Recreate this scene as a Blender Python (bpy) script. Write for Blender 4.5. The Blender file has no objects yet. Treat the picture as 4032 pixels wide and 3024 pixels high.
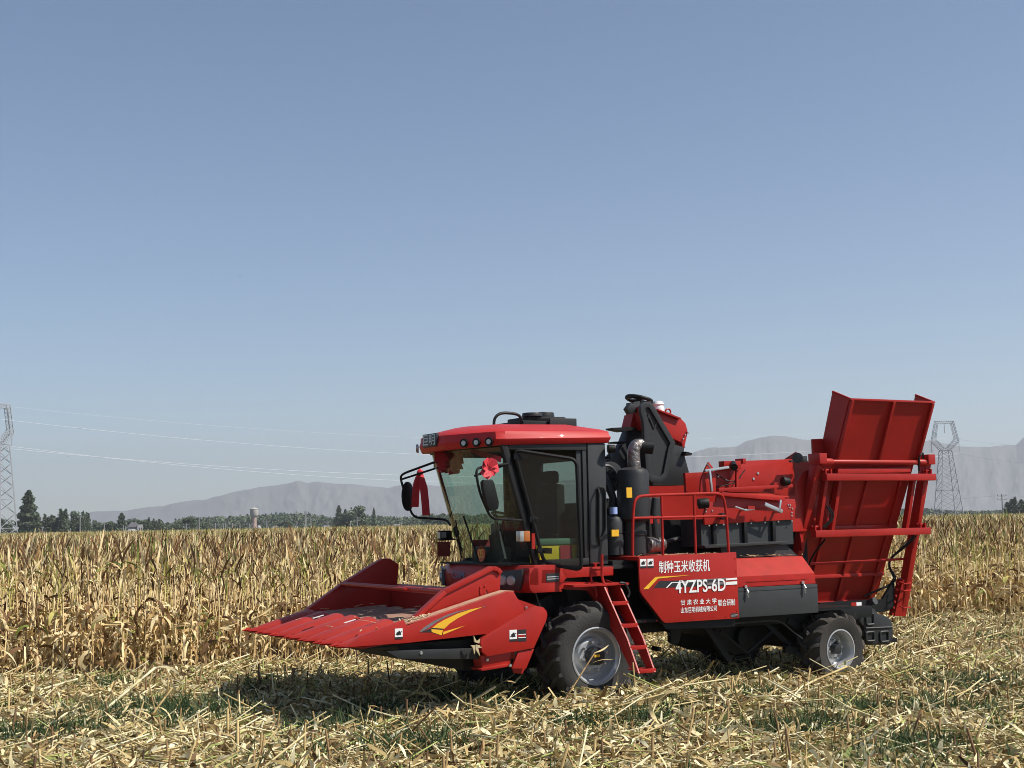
import bpy, bmesh, math, random
import numpy as np
from mathutils import Vector, Matrix
random.seed(7); rng = np.random.default_rng(7)
sc = bpy.context.scene
COL = sc.collection
# ------------------------------------------------------------------ camera
K = 4032 / 2212.0                       # photograph pixels per working pixel
FPX = 2950 * K
H = 2.3
PITCH = math.atan(300 / 2950); ROLL = math.radians(1.12)
fw = np.array([0, math.cos(PITCH), math.sin(PITCH)])
U0 = np.array([0, -math.sin(PITCH), math.cos(PITCH)]); X0 = np.array([1., 0, 0])
Rv = math.cos(ROLL) * X0 - math.sin(ROLL) * U0
Uv = math.sin(ROLL) * X0 + math.cos(ROLL) * U0
CAM = np.array([0, 0, H])
cam = bpy.data.cameras.new('camera'); camo = bpy.data.objects.new('camera', cam); COL.objects.link(camo)
cam.sensor_width = 36; cam.lens = 36 * 2950 / 2212
cam.clip_start = 0.1; cam.clip_end = 40000
camo.matrix_world = Matrix(((Rv[0], Uv[0], -fw[0], 0), (Rv[1], Uv[1], -fw[1], 0), (Rv[2], Uv[2], -fw[2], H), (0, 0, 0, 1)))
sc.camera = camo
# ------------------------------------------------------------------ light
SUN = Vector((0.645, -0.165, 0.745)).normalized()
elev = math.asin(SUN.z); azim = math.atan2(SUN.x, SUN.y)
w = bpy.data.worlds.new('World'); sc.world = w; w.use_nodes = True
nt = w.node_tree; nt.nodes.clear()
sky = nt.nodes.new('ShaderNodeTexSky'); sky.sky_type = 'NISHITA'; sky.sun_disc = False
sky.sun_elevation = elev; sky.sun_rotation = azim
sky.altitude = 1500; sky.air_density = 0.97; sky.dust_density = 0.8; sky.ozone_density = 2.0
bg = nt.nodes.new('ShaderNodeBackground'); bg.inputs[1].default_value = 0.10
ow = nt.nodes.new('ShaderNodeOutputWorld')
nt.links.new(sky.outputs[0], bg.inputs[0]); nt.links.new(bg.outputs[0], ow.inputs[0])
sl = bpy.data.lights.new('sun', 'SUN'); sl.energy = 5.0; sl.angle = math.radians(0.5); sl.color = (1, 0.95, 0.87)
so = bpy.data.objects.new('sun', sl); COL.objects.link(so); so.location = (20, -10, 40)
so.rotation_euler = SUN.to_track_quat('Z', 'Y').to_euler()
sc.view_settings.view_transform = 'Standard'; sc.view_settings.look = 'None'
sc.view_settings.exposure = 0.27; sc.view_settings.gamma = 1
sc.render.engine = 'CYCLES'
sc.cycles.max_bounces = 8; sc.cycles.transparent_max_bounces = 16; sc.cycles.volume_bounces = 0
sc.cycles.use_denoising = True
sc.cycles.pixel_filter_type = 'BLACKMAN_HARRIS'
sc.cycles.filter_width = 0.95
# ------------------------------------------------------------------ helpers
AX = np.array([math.cos(math.radians(30)), math.sin(math.radians(30)), 0]); AY = np.array([-AX[1], AX[0], 0]); AZ = np.array([0, 0, 1.])
ORG = np.array([0.97687, 16.92948, 0.0])      # harvester origin: ground under outer face of near front tyre
def ray(px, py): return fw + Rv * (px - 2016) / FPX - Uv * (py - 1512) / FPX
def P(px, py, v, a=1):                        # point of a photograph pixel on a plane of the machine's own frame
    d = ray(px, py); n = (AX, AY, AZ)[a]
    t = (v - (CAM - ORG) @ n) / (d @ n); p = CAM + t * d - ORG
    return (float(p @ AX), float(p @ AY), float(p @ AZ))
def at(dx, dy, D):                            # working pixel at ground distance D -> world point
    d = ray(dx * K, dy * K); t = D / d[1]; p = CAM + t * d
    return Vector(p)
CR = {'c1': (1550, 1600, .40687), 'c2': (2250, 1500, .40687), 'c3': (3000, 1500, .40687), 'c4': (900, 2150, .36166), 'c5': (1600, 2150, .36166),
      'c6': (2050, 2150, .36166), 'c7': (2600, 2100, .45208), 'd6': (3000, 2000, .46655), 'd7': (2500, 1800, .36166)}
def Q(c, x, y, v, a=1):
    o = CR[c]; return P(o[0] + x * o[2], o[1] + y * o[2], v, a)
def XZ(c, pts, y): return [(q[0], q[2]) for q in (Q(c, a, b, y) for a, b in pts)]

def tag(o, label=None, cat=None, group=None, kind=None):
    if label: o['label'] = label
    if cat: o['category'] = cat
    if group: o['group'] = group
    if kind: o['kind'] = kind
    return o
def empty(name, loc=(0, 0, 0), rz=0):
    o = bpy.data.objects.new(name, None); COL.objects.link(o); o.location = loc; o.rotation_euler = (0, 0, rz); o.empty_display_size = .2
    return o
def copy_tree(o, parent=None):
    c = o.copy(); COL.objects.link(c); c.parent = parent
    for ch in list(o.children): copy_tree(ch, c)
    return c

# materials -----------------------------------------------------------
def mat(name, col, rough=.5, metal=0., var=.0, vscale=3., dust=0., bump=0., bscale=20., coat=0., spec=.5, dustcol=(.42, .30, .20, 1)):
    m = bpy.data.materials.new(name); m.use_nodes = True; n = m.node_tree.nodes; l = m.node_tree.links
    b = n['Principled BSDF']; b.inputs['Roughness'].default_value = rough; b.inputs['Metallic'].default_value = metal
    b.inputs['Coat Weight'].default_value = coat; b.inputs['Specular IOR Level'].default_value = spec
    tc = n.new('ShaderNodeTexCoord'); src = None
    rgb = n.new('ShaderNodeRGB'); rgb.outputs[0].default_value = (*col, 1); src = rgb.outputs[0]
    if var:
        nz = n.new('ShaderNodeTexNoise'); nz.inputs['Scale'].default_value = vscale; nz.inputs['Detail'].default_value = 6; nz.inputs['Roughness'].default_value = .65
        l.new(tc.outputs['Object'], nz.inputs['Vector'])
        hs = n.new('ShaderNodeHueSaturation'); mp = n.new('ShaderNodeMapRange'); mp.inputs[1].default_value = .3; mp.inputs[2].default_value = .7
        mp.inputs[3].default_value = 1 - var; mp.inputs[4].default_value = 1 + var
        l.new(nz.outputs['Fac'], mp.inputs[0]); l.new(mp.outputs[0], hs.inputs['Value']); l.new(src, hs.inputs['Color']); src = hs.outputs[0]
        l.new(mp.outputs[0], mp.inputs[0]) if False else None
    if dust:
        geo = n.new('ShaderNodeNewGeometry'); sx = n.new('ShaderNodeSeparateXYZ'); l.new(geo.outputs['Normal'], sx.inputs[0])
        nz = n.new('ShaderNodeTexNoise'); nz.inputs['Scale'].default_value = 7; nz.inputs['Detail'].default_value = 8; nz.inputs['Roughness'].default_value = .7
        l.new(tc.outputs['Object'], nz.inputs['Vector'])
        mr = n.new('ShaderNodeMapRange'); mr.inputs[1].default_value = .2; mr.inputs[2].default_value = 1.; mr.inputs[3].default_value = .25; mr.inputs[4].default_value = 1.
        l.new(sx.outputs[2], mr.inputs[0])
        m1 = n.new('ShaderNodeMath'); m1.operation = 'MULTIPLY'; l.new(mr.outputs[0], m1.inputs[0]); l.new(nz.outputs['Fac'], m1.inputs[1])
        m2 = n.new('ShaderNodeMath'); m2.operation = 'MULTIPLY'; l.new(m1.outputs[0], m2.inputs[0]); m2.inputs[1].default_value = dust * 1.6; m2.use_clamp = True
        mx = n.new('ShaderNodeMix'); mx.data_type = 'RGBA'; l.new(m2.outputs[0], mx.inputs[0]); l.new(src, mx.inputs[6]); mx.inputs[7].default_value = dustcol
        src = mx.outputs[2]
        ra = n.new('ShaderNodeMath'); ra.operation = 'MULTIPLY_ADD'; l.new(m2.outputs[0], ra.inputs[0]); ra.inputs[1].default_value = .6; ra.inputs[2].default_value = rough; ra.use_clamp = True
        l.new(ra.outputs[0], b.inputs['Roughness'])
    l.new(src, b.inputs['Base Color'])
    if bump:
        nz = n.new('ShaderNodeTexNoise'); nz.inputs['Scale'].default_value = bscale; nz.inputs['Detail'].default_value = 5
        l.new(tc.outputs['Object'], nz.inputs['Vector'])
        bp = n.new('ShaderNodeBump'); bp.inputs['Strength'].default_value = bump; bp.inputs['Distance'].default_value = .02
        l.new(nz.outputs['Fac'], bp.inputs['Height']); l.new(bp.outputs[0], b.inputs['Normal'])
    return m
def glassmat(name, tint, gloss=.12, film=0.0, filmcol=(.3, .3, .25)):
    m = bpy.data.materials.new(name); m.use_nodes = True; n = m.node_tree.nodes; l = m.node_tree.links; n.clear()
    out = n.new('ShaderNodeOutputMaterial'); t = n.new('ShaderNodeBsdfTransparent'); t.inputs[0].default_value = (*tint, 1)
    g = n.new('ShaderNodeBsdfGlossy'); g.inputs['Roughness'].default_value = .03
    fr = n.new('ShaderNodeLayerWeight'); fr.inputs[0].default_value = .25
    ma = n.new('ShaderNodeMath'); ma.operation = 'MULTIPLY_ADD'; ma.inputs[1].default_value = .7; ma.inputs[2].default_value = gloss * .4; ma.use_clamp = True
    l.new(fr.outputs['Fresnel'], ma.inputs[0])
    mx = n.new('ShaderNodeMixShader'); l.new(ma.outputs[0], mx.inputs[0]); l.new(t.outputs[0], mx.inputs[1]); l.new(g.outputs[0], mx.inputs[2])
    df = n.new('ShaderNodeBsdfDiffuse'); df.inputs[0].default_value = (*filmcol, 1)
    nz = n.new('ShaderNodeTexNoise'); nz.inputs['Scale'].default_value = 3; nz.inputs['Detail'].default_value = 6
    mp = n.new('ShaderNodeMapping'); mp.inputs['Scale'].default_value = (1, 4, 1); tc = n.new('ShaderNodeTexCoord'); l.new(tc.outputs['Object'], mp.inputs[0]); l.new(mp.outputs[0], nz.inputs[0])
    mm = n.new('ShaderNodeMath'); mm.operation = 'MULTIPLY'; mm.inputs[1].default_value = film; l.new(nz.outputs['Fac'], mm.inputs[0])
    m2 = n.new('ShaderNodeMixShader'); l.new(mm.outputs[0], m2.inputs[0]); l.new(mx.outputs[0], m2.inputs[1]); l.new(df.outputs[0], m2.inputs[2])
    l.new(m2.outputs[0], out.inputs[0]); return m
M = {}
M['red'] = mat('red_paint', (.355, .0105, .0065), .42, var=.13, vscale=2.2, dust=.09, coat=.04, bump=.3, bscale=2.0, spec=.3)
M['red_dusty'] = mat('dusty_red_paint', (.37, .012, .009), .62, var=.16, vscale=5, dust=.08, bump=.1, bscale=9, spec=.2)
M['red_roof'] = mat('roof_red_plastic', (.47, .012, .012), .5, var=.07, dust=.05, coat=.08, spec=.3)
M['black'] = mat('black_paint', (.006, .0065, .007), .55, var=.2, dust=.02, spec=.25)
M['grey'] = mat('charcoal_paint', (.022, .024, .0255), .45, var=.12, dust=.04, spec=.35)
M['grey_light'] = mat('slate_paint', (.034, .038, .040), .48, var=.12, dust=.05, spec=.35)
M['rubber'] = mat('tyre_rubber', (.02, .019, .018), .8, var=.25, vscale=6, dust=.28, bump=.3, bscale=40, dustcol=(.22, .17, .12, 1))
M['rubber_front'] = mat('front_tyre_rubber', (.022, .021, .02), .8, var=.25, vscale=6, dust=.14, bump=.3, bscale=40, dustcol=(.22, .18, .14, 1))
M['rim'] = mat('silver_rim', (.42, .43, .44), .38, metal=.35, var=.1, dust=.12)
M['steel'] = mat('bare_steel', (.55, .55, .54), .3, metal=.8, var=.1)
M['foil'] = mat('foil_wrap', (.26, .23, .21), .35, metal=.8, var=.3, vscale=20, bump=1.0, bscale=25)
M['white'] = mat('white_vinyl', (.80, .80, .78), .45)
M['yellow'] = mat('yellow_vinyl', (.78, .43, .02), .45)
M['ink'] = mat('black_vinyl', (.02, .02, .022), .4)
M['ashvinyl'] = mat('grey_vinyl', (.16, .14, .14), .5, var=.2, vscale=20)
M['lens'] = mat('lamp_lens', (.38, .38, .36), .2, metal=.4)
M['amber'] = mat('amber_lens', (.42, .13, .03), .3)
M['darkred'] = mat('burgundy_reflection_and_label', (.35, .03, .04), .8)  # colours the painted cab reflection and the toolbox label
M['ribbon'] = mat('red_ribbon_cloth', (.62, .03, .045), .6, var=.15, vscale=15)
M['seatcloth'] = mat('seat_fabric', (.03, .03, .035), .85)
M['yellowbox'] = mat('yellow_plastic', (.75, .62, .03), .4)
M['greenlid'] = mat('green_plastic', (.10, .22, .14), .5)
M['bluegrey'] = mat('muted_blue_vinyl', (.14, .16, .26), .4)
M['glass'] = glassmat('cab_glass', (.64, .77, .70), .08, film=.08, filmcol=(.45, .46, .32))
M['glass_side'] = glassmat('side_glass', (.40, .45, .41), .25, film=.08, filmcol=(.22, .2, .15))
def meshpanel():
    m = bpy.data.materials.new('perforated_guard'); m.use_nodes = True; n = m.node_tree.nodes; l = m.node_tree.links
    b = n['Principled BSDF']; b.inputs['Base Color'].default_value = (.022, .024, .024, 1); b.inputs['Roughness'].default_value = .6
    tc = n.new('ShaderNodeTexCoord'); v = n.new('ShaderNodeTexVoronoi'); v.inputs['Scale'].default_value = 95; v.inputs['Randomness'].default_value = 0
    l.new(tc.outputs['Object'], v.inputs['Vector'])
    cr = n.new('ShaderNodeMath'); cr.operation = 'GREATER_THAN'; cr.inputs[1].default_value = .40; l.new(v.outputs['Distance'], cr.inputs[0])
    l.new(cr.outputs[0], b.inputs['Alpha']); return m
M['mesh'] = meshpanel()

# mesh builder ----------------------------------------------------------
class MB:
    def __init__(s): s.v = []; s.f = []; s.p = []
    def add(s, vs, fs):
        n = len(s.v); nf = len(s.f); s.v += [tuple(p) for p in vs]; s.f += [tuple(i + n for i in f) for f in fs]; s.p.append((n, len(s.v), nf, len(s.f))); return s
    def box(s, x0, x1, y0, y1, z0, z1):
        vs = [(x, y, z) for z in (z0, z1) for (x, y) in ((x0, y0), (x1, y0), (x1, y1), (x0, y1))]
        return s.add(vs, [(0, 3, 2, 1), (4, 5, 6, 7), (0, 1, 5, 4), (1, 2, 6, 5), (2, 3, 7, 6), (3, 0, 4, 7)])
    def prism(s, pts, y0, y1):            # pts in (x,z); extruded along y
        n = len(pts); A = [(p[0], y0, p[1]) for p in pts]; B = [(p[0], y1, p[1]) for p in pts]
        area = sum(pts[i][0] * pts[(i + 1) % n][1] - pts[(i + 1) % n][0] * pts[i][1] for i in range(n))
        f = [tuple(range(n)), tuple(range(2 * n - 1, n - 1, -1))] + [(i, n + i, n + (i + 1) % n, (i + 1) % n) for i in range(n)]
        if (area < 0) == (y0 < y1): f = [tuple(reversed(q)) for q in f]
        return s.add(A + B, f)
    def loft(s, rings, cap=True):         # rings: lists of points with equal count
        n = len(rings[0]); vs = [p for r in rings for p in r]; fs = []
        for k in range(len(rings) - 1):
            for i in range(n): fs.append((k * n + i, k * n + (i + 1) % n, (k + 1) * n + (i + 1) % n, (k + 1) * n + i))
        if cap: fs += [tuple(range(n - 1, -1, -1)), tuple(range((len(rings) - 1) * n, len(rings) * n))]
        return s.add(vs, fs)
    def sheet(s, pts, t):                 # planar polygon given thickness
        P_ = [Vector(p) for p in pts]; nrm = Vector((0, 0, 0))
        for i in range(len(P_)): nrm += P_[i].cross(P_[(i + 1) % len(P_)])
        nrm = nrm.normalized() * t / 2; n = len(P_)
        A = [p + nrm for p in P_]; B = [p - nrm for p in P_]
        return s.add([tuple(p) for p in A + B], [tuple(range(n)), tuple(range(2 * n - 1, n - 1, -1))] + [(i, n + i, n + (i + 1) % n, (i + 1) % n) for i in range(n)])
    def tube(s, pts, r, n=8, cap=True, rr=None):
        pts = [Vector(p) for p in pts]; rings = []; up = None
        for i, p in enumerate(pts):
            d = ((pts[i + 1] - p).normalized() if i < len(pts) - 1 else Vector((0, 0, 0))) + ((p - pts[i - 1]).normalized() if i > 0 else Vector((0, 0, 0)))
            d.normalize()
            if up is None: up = Vector((0, 0, 1)) if abs(d.z) < .9 else Vector((1, 0, 0))
            a = d.cross(up).normalized(); b = a.cross(d).normalized(); up = b
            q = r if rr is None else rr[i]
            rings.append([tuple(p + (a * math.cos(2 * math.pi * k / n) + b * math.sin(2 * math.pi * k / n)) * q) for k in range(n)])
        return s.loft(rings, cap)
    def bar(s, p, q, w, h=None, up=(0, 0, 1)):
        h = h or w; p = Vector(p); q = Vector(q); d = (q - p).normalized(); u = Vector(up)
        a = d.cross(u).normalized() * w / 2; b = a.cross(d).normalized() * h / 2
        return s.loft([[tuple(c + a + b), tuple(c - a + b), tuple(c - a - b), tuple(c + a - b)] for c in (p, q)])
    def cyl(s, p, q, r1, r2=None, n=20): return s.tube([p, q], 0, n, True, [r1, r2 if r2 is not None else r1])
    def ring(s, pts, k, y0, y1):          # closed flat frame in the xz plane, bar width k
        n = len(pts); P2 = [Vector((p[0], p[1])) for p in pts]; inn = []
        ar = sum(P2[i].x * P2[(i + 1) % n].y - P2[(i + 1) % n].x * P2[i].y for i in range(n)); sg = 1 if ar > 0 else -1
        for i in range(n):
            a = (P2[i] - P2[i - 1]).normalized(); b = (P2[(i + 1) % n] - P2[i]).normalized(); na = Vector((-a.y, a.x)) * sg; nb = Vector((-b.y, b.x)) * sg
            m = (na + nb).normalized(); inn.append(P2[i] + m * k / max(.5, m.dot(na)))
        vs = [(p.x, y, p.y) for y in (y0, y1) for p in P2 + inn]; f = []
        for i in range(n):
            j = (i + 1) % n; o = 2 * n
            f += [(i, j, n + j, n + i), (o + i, o + n + i, o + n + j, o + j), (i, o + i, o + j, j), (n + i, n + j, o + n + j, o + n + i)]
        return s.add(vs, f)
    def lathe_y(s, prof, c=(0, 0, 0), n=40):   # prof [(r,y)] around the y axis
        rings = [[(c[0] + r * math.cos(2 * math.pi * k / n), c[1] + y, c[2] + r * math.sin(2 * math.pi * k / n)) for k in range(n)] for r, y in prof]
        return s.loft(rings, True)
    def lathe_z(s, prof, c=(0, 0, 0), n=24):
        rings = [[(c[0] + r * math.cos(2 * math.pi * k / n), c[1] + r * math.sin(2 * math.pi * k / n), c[2] + z) for k in range(n)] for r, z in prof]
        return s.loft(rings, True)
    def bolts(s, pts, r=.012, d=(0, -1, 0), L=.012):
        for p in pts:
            p = Vector(p); s.cyl(p, p + Vector(d) * L, r, r * .8, 6)
        return s
    def each(s, name, m, parent=None, bevel=0., ang=35):
        out = []
        for (v0, v1, f0, f1) in s.p:
            q = MB(); q.v = s.v[v0:v1]; q.f = [tuple(i - v0 for i in f) for f in s.f[f0:f1]]; out.append(q.build(name, m, parent, bevel, ang))
        return out
    def build(s, name, m, parent=None, bevel=0., ang=35, loc=None):
        me = bpy.data.meshes.new(name); me.from_pydata(s.v, [], s.f)
        bm = bmesh.new(); bm.from_mesh(me); bmesh.ops.recalc_face_normals(bm, faces=bm.faces)
        if bevel:
            es = [e for e in bm.edges if len(e.link_faces) == 2 and e.calc_face_angle(0) > math.radians(40)]
            bmesh.ops.bevel(bm, geom=es, offset=bevel, segments=2, profile=.6, affect='EDGES', clamp_overlap=True)
        bm.to_mesh(me); bm.free()
        me.polygons.foreach_set('use_smooth', [True] * len(me.polygons)); me.set_sharp_from_angle(angle=math.radians(ang))
        me.materials.append(m)
        o = bpy.data.objects.new(name, me); COL.objects.link(o)
        if parent: o.parent = parent
        if loc: o.location = loc
        return o
def rounded(pts, r, n=4, closed=False):     # rounds the corners of a polyline
    pts = [Vector(p) for p in pts]; out = []; N = len(pts)
    for i, p in enumerate(pts):
        if not closed and i in (0, N - 1): out.append(p); continue
        a = pts[i - 1]; b = pts[(i + 1) % N]; ra = min(r, (a - p).length * .45); rb = min(r, (b - p).length * .45)
        A = p + (a - p).normalized() * ra; B = p + (b - p).normalized() * rb
        for k in range(n + 1):
            t = k / n; out.append(A * (1 - t) ** 2 + p * 2 * t * (1 - t) + B * t * t)
    if closed: out.append(out[0])
    return out
def text_mesh(txt, size, bold=0.0, extrude=.001):
    c = bpy.data.curves.new('t', 'FONT'); c.body = txt; c.size = size; c.offset = bold; c.extrude = extrude; c.align_x = 'LEFT'; c.resolution_u = 3
    o = bpy.data.objects.new('t', c); COL.objects.link(o); bpy.context.view_layer.update()
    me = bpy.data.meshes.new_from_object(o.evaluated_get(bpy.context.evaluated_depsgraph_get()))
    bpy.data.objects.remove(o); return me
def lettering(txt, w_, h_, org, mname, parent, bold=0.0, name='lettering', u=(1, 0, 0), v=(0, 0, 1), label=None):
    # fits the text into w_ x h_ with its lower left corner at org, reading along u, upright along v
    me = text_mesh(txt, 1.0, bold)
    co = np.empty(len(me.vertices) * 3); me.vertices.foreach_get('co', co); co = co.reshape(-1, 3)
    mn = co.min(0); mx = co.max(0); s1 = w_ / (mx[0] - mn[0]); s2 = h_ / (mx[1] - mn[1])
    u = np.array(u, float); v = np.array(v, float); nn = np.cross(u, v); org = np.array(org, float)
    out = org + np.outer((co[:, 0] - mn[0]) * s1, u) + np.outer((co[:, 1] - mn[1]) * s2, v) + np.outer(co[:, 2] * 1.0, nn)
    me.vertices.foreach_set('co', out.ravel()); me.materials.clear(); me.materials.append(M[mname]); me.update()
    o = bpy.data.objects.new(name, me); COL.objects.link(o); o.parent = parent
    if label: o['label'] = label
    return o
# ================================================================== HARVESTER
HV = empty('corn_harvester', ORG, math.radians(30))
tag(HV, 'big red and black corn harvester parked on the stubble with its header raised', 'harvester')
R_ = M['red']; B_ = M['black']; G_ = M['grey']
# ---- chassis and underside
ch = MB().box(-.55, 5.0, .42, .58, .86, 1.02).box(-.55, 6.0, 2.25, 2.41, .86, 1.02)
for x in (-.4, 1.2, 2.6, 4.4): ch.box(x, x + .14, .58, 2.25, .88, 1.0)
ch.build('chassis_frame', B_, HV, .006)
MB().box(-.25, .25, .45, 2.4, .50, .86).cyl((0, .35, .66), (0, 2.5, .66), .14).box(-.5, .1, 1.1, 1.8, .45, 1.0).build('front_axle', B_, HV, .01)
MB().cyl((4.12, .25, .50), (4.12, 2.55, .50), .07).box(3.98, 4.26, .9, 1.9, .46, .86).bar((3.4, .45, .9), (4.12, .55, .55), .1).bar((4.7, .45, .9), (4.12, .55, .55), .09).build('rear_axle', B_, HV, .01)
# straw chopper and husk fan housing under the body
c = MB().prism([(2.5, .95), (3.75, .95), (3.6, .66), (3.35, .5), (2.9, .42), (2.65, .5), (2.5, .7)], .9, 2.0)
c.build('chopper_housing', B_, HV, .01)
MB().cyl((3.0, .8, .66), (3.0, .9, .66), .15).build('chopper_pulley', B_, HV, .01)
MB().bar((2.1, .6, .9), (2.5, .6, .4), .08).bar((3.0, .55, .95), (3.5, .5, .55), .06).bar((3.4, .5, .5), (3.75, .4, .45), .1).tube([(2.3, .5, .8), (2.7, .45, .5), (3.2, .5, .75)], .02).build('linkage', B_, HV)
MB().prism(XZ('c6', [(1620, 850), (1745, 850), (1735, 960), (1715, 1050), (1670, 1075), (1630, 1050)], .3), .28, .36).cyl((1.12, .25, .66), (1.12, .4, .66), .03).build('support_bracket', B_, HV, .004)
MB().tube([(1.3, .3, .86), (1.45, .3, .6), (1.6, .3, .35)], .008).tube(rounded([(2.2, .25, .92), (3.1, .22, .93), (3.35, .25, .75), (3.6, .3, .62)], .2), .012).build('cable', M['grey_light'], HV)
# lower wall panels behind side cover, engine compartment darkness is built as real housings
MB().box(.75, 4.3, .95, 1.0, 1.0, 2.3).build('inner_bulkhead', B_, HV)
MB().box(.5, 4.3, .1, 2.75, 1.02, 1.06).build('floor_plate', B_, HV)
MB().box(.62, 1.9, 1.25, 2.5, 1.06, 2.55).box(.62, 1.0, .95, 1.25, 1.85, 2.6).box(1.0, 1.7, 1.0, 1.25, 1.9, 2.3).build('engine_block', B_, HV, .02)
MB().tube([(.7, .8, 2.9), (.8, .75, 2.6), (.72, .7, 2.3)], .05).tube([(.8, .8, 2.75), (1.0, .9, 2.4), (.9, .85, 2.0)], .035).tube([(1.35, .7, 2.1), (1.6, .75, 2.0), (1.9, .8, 2.05)], .03).build('engine_hose', G_, HV)
# fan wheel behind cab
MB().cyl(Q('c2', 345, 930, .9), (Q('c2', 345, 930, .9)[0], .8, Q('c2', 345, 930, .9)[2]), .2, .2, 32).build('pulley_wheel', G_, HV, .01)
q = Q('c2', 345, 930, .79)
pu = MB(); pu.lathe_y([(.13, 0), (.15, -.012), (.17, 0)], q, 32)
for k in range(8):
    a = k * math.pi / 4; pu.bar((q[0] + .05 * math.cos(a), q[1], q[2] + .05 * math.sin(a)), (q[0] + .13 * math.cos(a), q[1], q[2] + .13 * math.sin(a)), .015, .01, (0, 1, 0))
pu.build('pulley_spokes', M['grey_light'], HV)
# hydraulic reservoir / water bottle beside cab
b0 = Q('c2', 410, 1440, .55)
MB().lathe_z([(.03, -.34), (.115, -.32), (.125, -.1), (.125, -.06), (.11, -.05), (.125, -.04), (.125, .1), (.10, .16), (.05, .18), (.04, .2)], (b0[0], b0[1], b0[2]), 24).build('washer_tank', M['grey_light'], HV)
MB().cyl((b0[0] - .03, .5, b0[2] + .2), (b0[0] - .03, .5, b0[2] + .29), .05, .05, 12).build('filler_cap', mat('cap_blue', (.35, .45, .8), .4), HV)
lb = Q('c2', 385, 1505, .42); MB().box(lb[0], lb[0] + .11, .405, .425, lb[2], lb[2] + .085).build('caution_label', M['yellow'], HV)
# ---- wheels
def wheel(name, x, y, z, R, W, rr, lug, mt, side, nl, dish, hubr, hub_mat, turn=0):
    side_dish = R > .6
    # side -1: outer face towards -y ; +1 : towards +y
    t = empty(name, (x, y, z), turn); t.parent = HV
    o = 0.; s = -side
    prof = [(rr + .005, .02), (rr + .03, .0), (R * .80, -.018), (R - .09, .02), (R - .068, .06), (R - .06, W * .5), (R - .068, W - .06), (R - .09, W - .02), (R * .8, W + .018), (rr + .03, W), (rr + .005, W - .02)]
    pr_ = [(r, s * yy) for r, yy in prof]
    n = 56; mb = MB(); rings = [[(r * math.cos(2 * math.pi * k / n), yy, r * math.sin(2 * math.pi * k / n)) for k in range(n)] for r, yy in pr_]
    mb.loft(rings + [rings[0]], False); mb.build('tyre', mt, t, ang=50)
    lg = MB()
    for k in range(nl):
        for sd in (0, 1):
            a0 = 2 * math.pi * (k + .5 * sd) / nl; ys = (-.012, W * .56) if sd == 0 else (W + .012, W * .44)
            da = .30 * .66 / R
            secs = []
            for j, (f, hh) in enumerate(((0, -.085), (.12, -.03), (.3, 0.0), (1., 0.0))):
                yy = ys[0] + (ys[1] - ys[0]) * f; aa = a0 + da * f * (1 if True else -1)
                hw = lug * (.62 if j else .8) / R; ri = R - .10 if j < 2 else R - .06; ro = R + hh if j else R - .075
                if j == 0: ri = R - .13
                secs.append([(rad * math.cos(ag), s * yy, rad * math.sin(ag)) for rad, ag in ((ri, aa - hw), (ri, aa + hw), (ro, aa + hw * .75), (ro, aa - hw * .75))])
            lg.loft(secs)
    lg.build('tread', mt, t, ang=30)
    if side_dish: prof_r = [(rr + .028, .006), (rr + .028, -.006), (rr + .012, -.010), (rr - .002, .02), (rr - .02, .035), (rr - .026, .12), (rr - .045, .15), (rr - .09, .145), (rr - .115, .10), (rr - .14, .085), (rr * .52, .085), (rr * .3, .09), (.02, .09)]
    else: prof_r = [(rr + .028, .004), (rr + .028, -.006), (rr + .012, -.008), (rr - .004, .02), (rr - .02, .05), (rr - .03, dish), (rr - .05, dish + .012), (rr * .62, dish - .02), (rr * .5, dish - .03), (.02, dish - .03)]
    rm = MB(); rm.loft([[(r * math.cos(2 * math.pi * k / 48), s * yy, r * math.sin(2 * math.pi * k / 48)) for k in range(48)] for r, yy in prof_r], False); rm.build('rim', M['rim'], t, ang=28)
    hb = MB(); hb.cyl((0, s * (dish - .02), 0), (0, s * (dish - .13), 0), hubr, hubr * .93, 24)
    hb.build('hub', hub_mat, t, .006)
    bl = MB()
    for k in range(8):
        a = k * math.pi / 4 + .2; r2 = hubr + .055
        bl.cyl((r2 * math.cos(a), s * (dish - .028), r2 * math.sin(a)), (r2 * math.cos(a), s * (dish - .085), r2 * math.sin(a)), .018, .016, 6)
    bl.each('wheel_nut', M['steel'], t)
    if side < 0 and R > .6: MB().box(-.05, .03, s * (dish - .13) - .004, s * (dish - .13) + .001, -.01, .02).build('hub_label', M['yellow'], t)
    return t
wheel('front_wheel', 0, 0.02, .66, .66, .42, .325, .042, M['rubber_front'], -1, 18, .10, .115, M['ink'])
wheel('front_wheel', 0, 2.80, .66, .66, .42, .325, .042, M['rubber_front'], 1, 18, .10, .115, M['ink'])
wheel('rear_wheel', 4.08, .12, .48, .535, .36, .248, .046, M['rubber'], -1, 15, .17, .07, M['ink'], math.radians(4))
wheel('rear_wheel', 4.08, 2.68, .48, .535, .36, .248, .046, M['rubber'], 1, 15, .17, .07, M['ink'], math.radians(4))
# mudguard behind the front wheel

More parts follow.
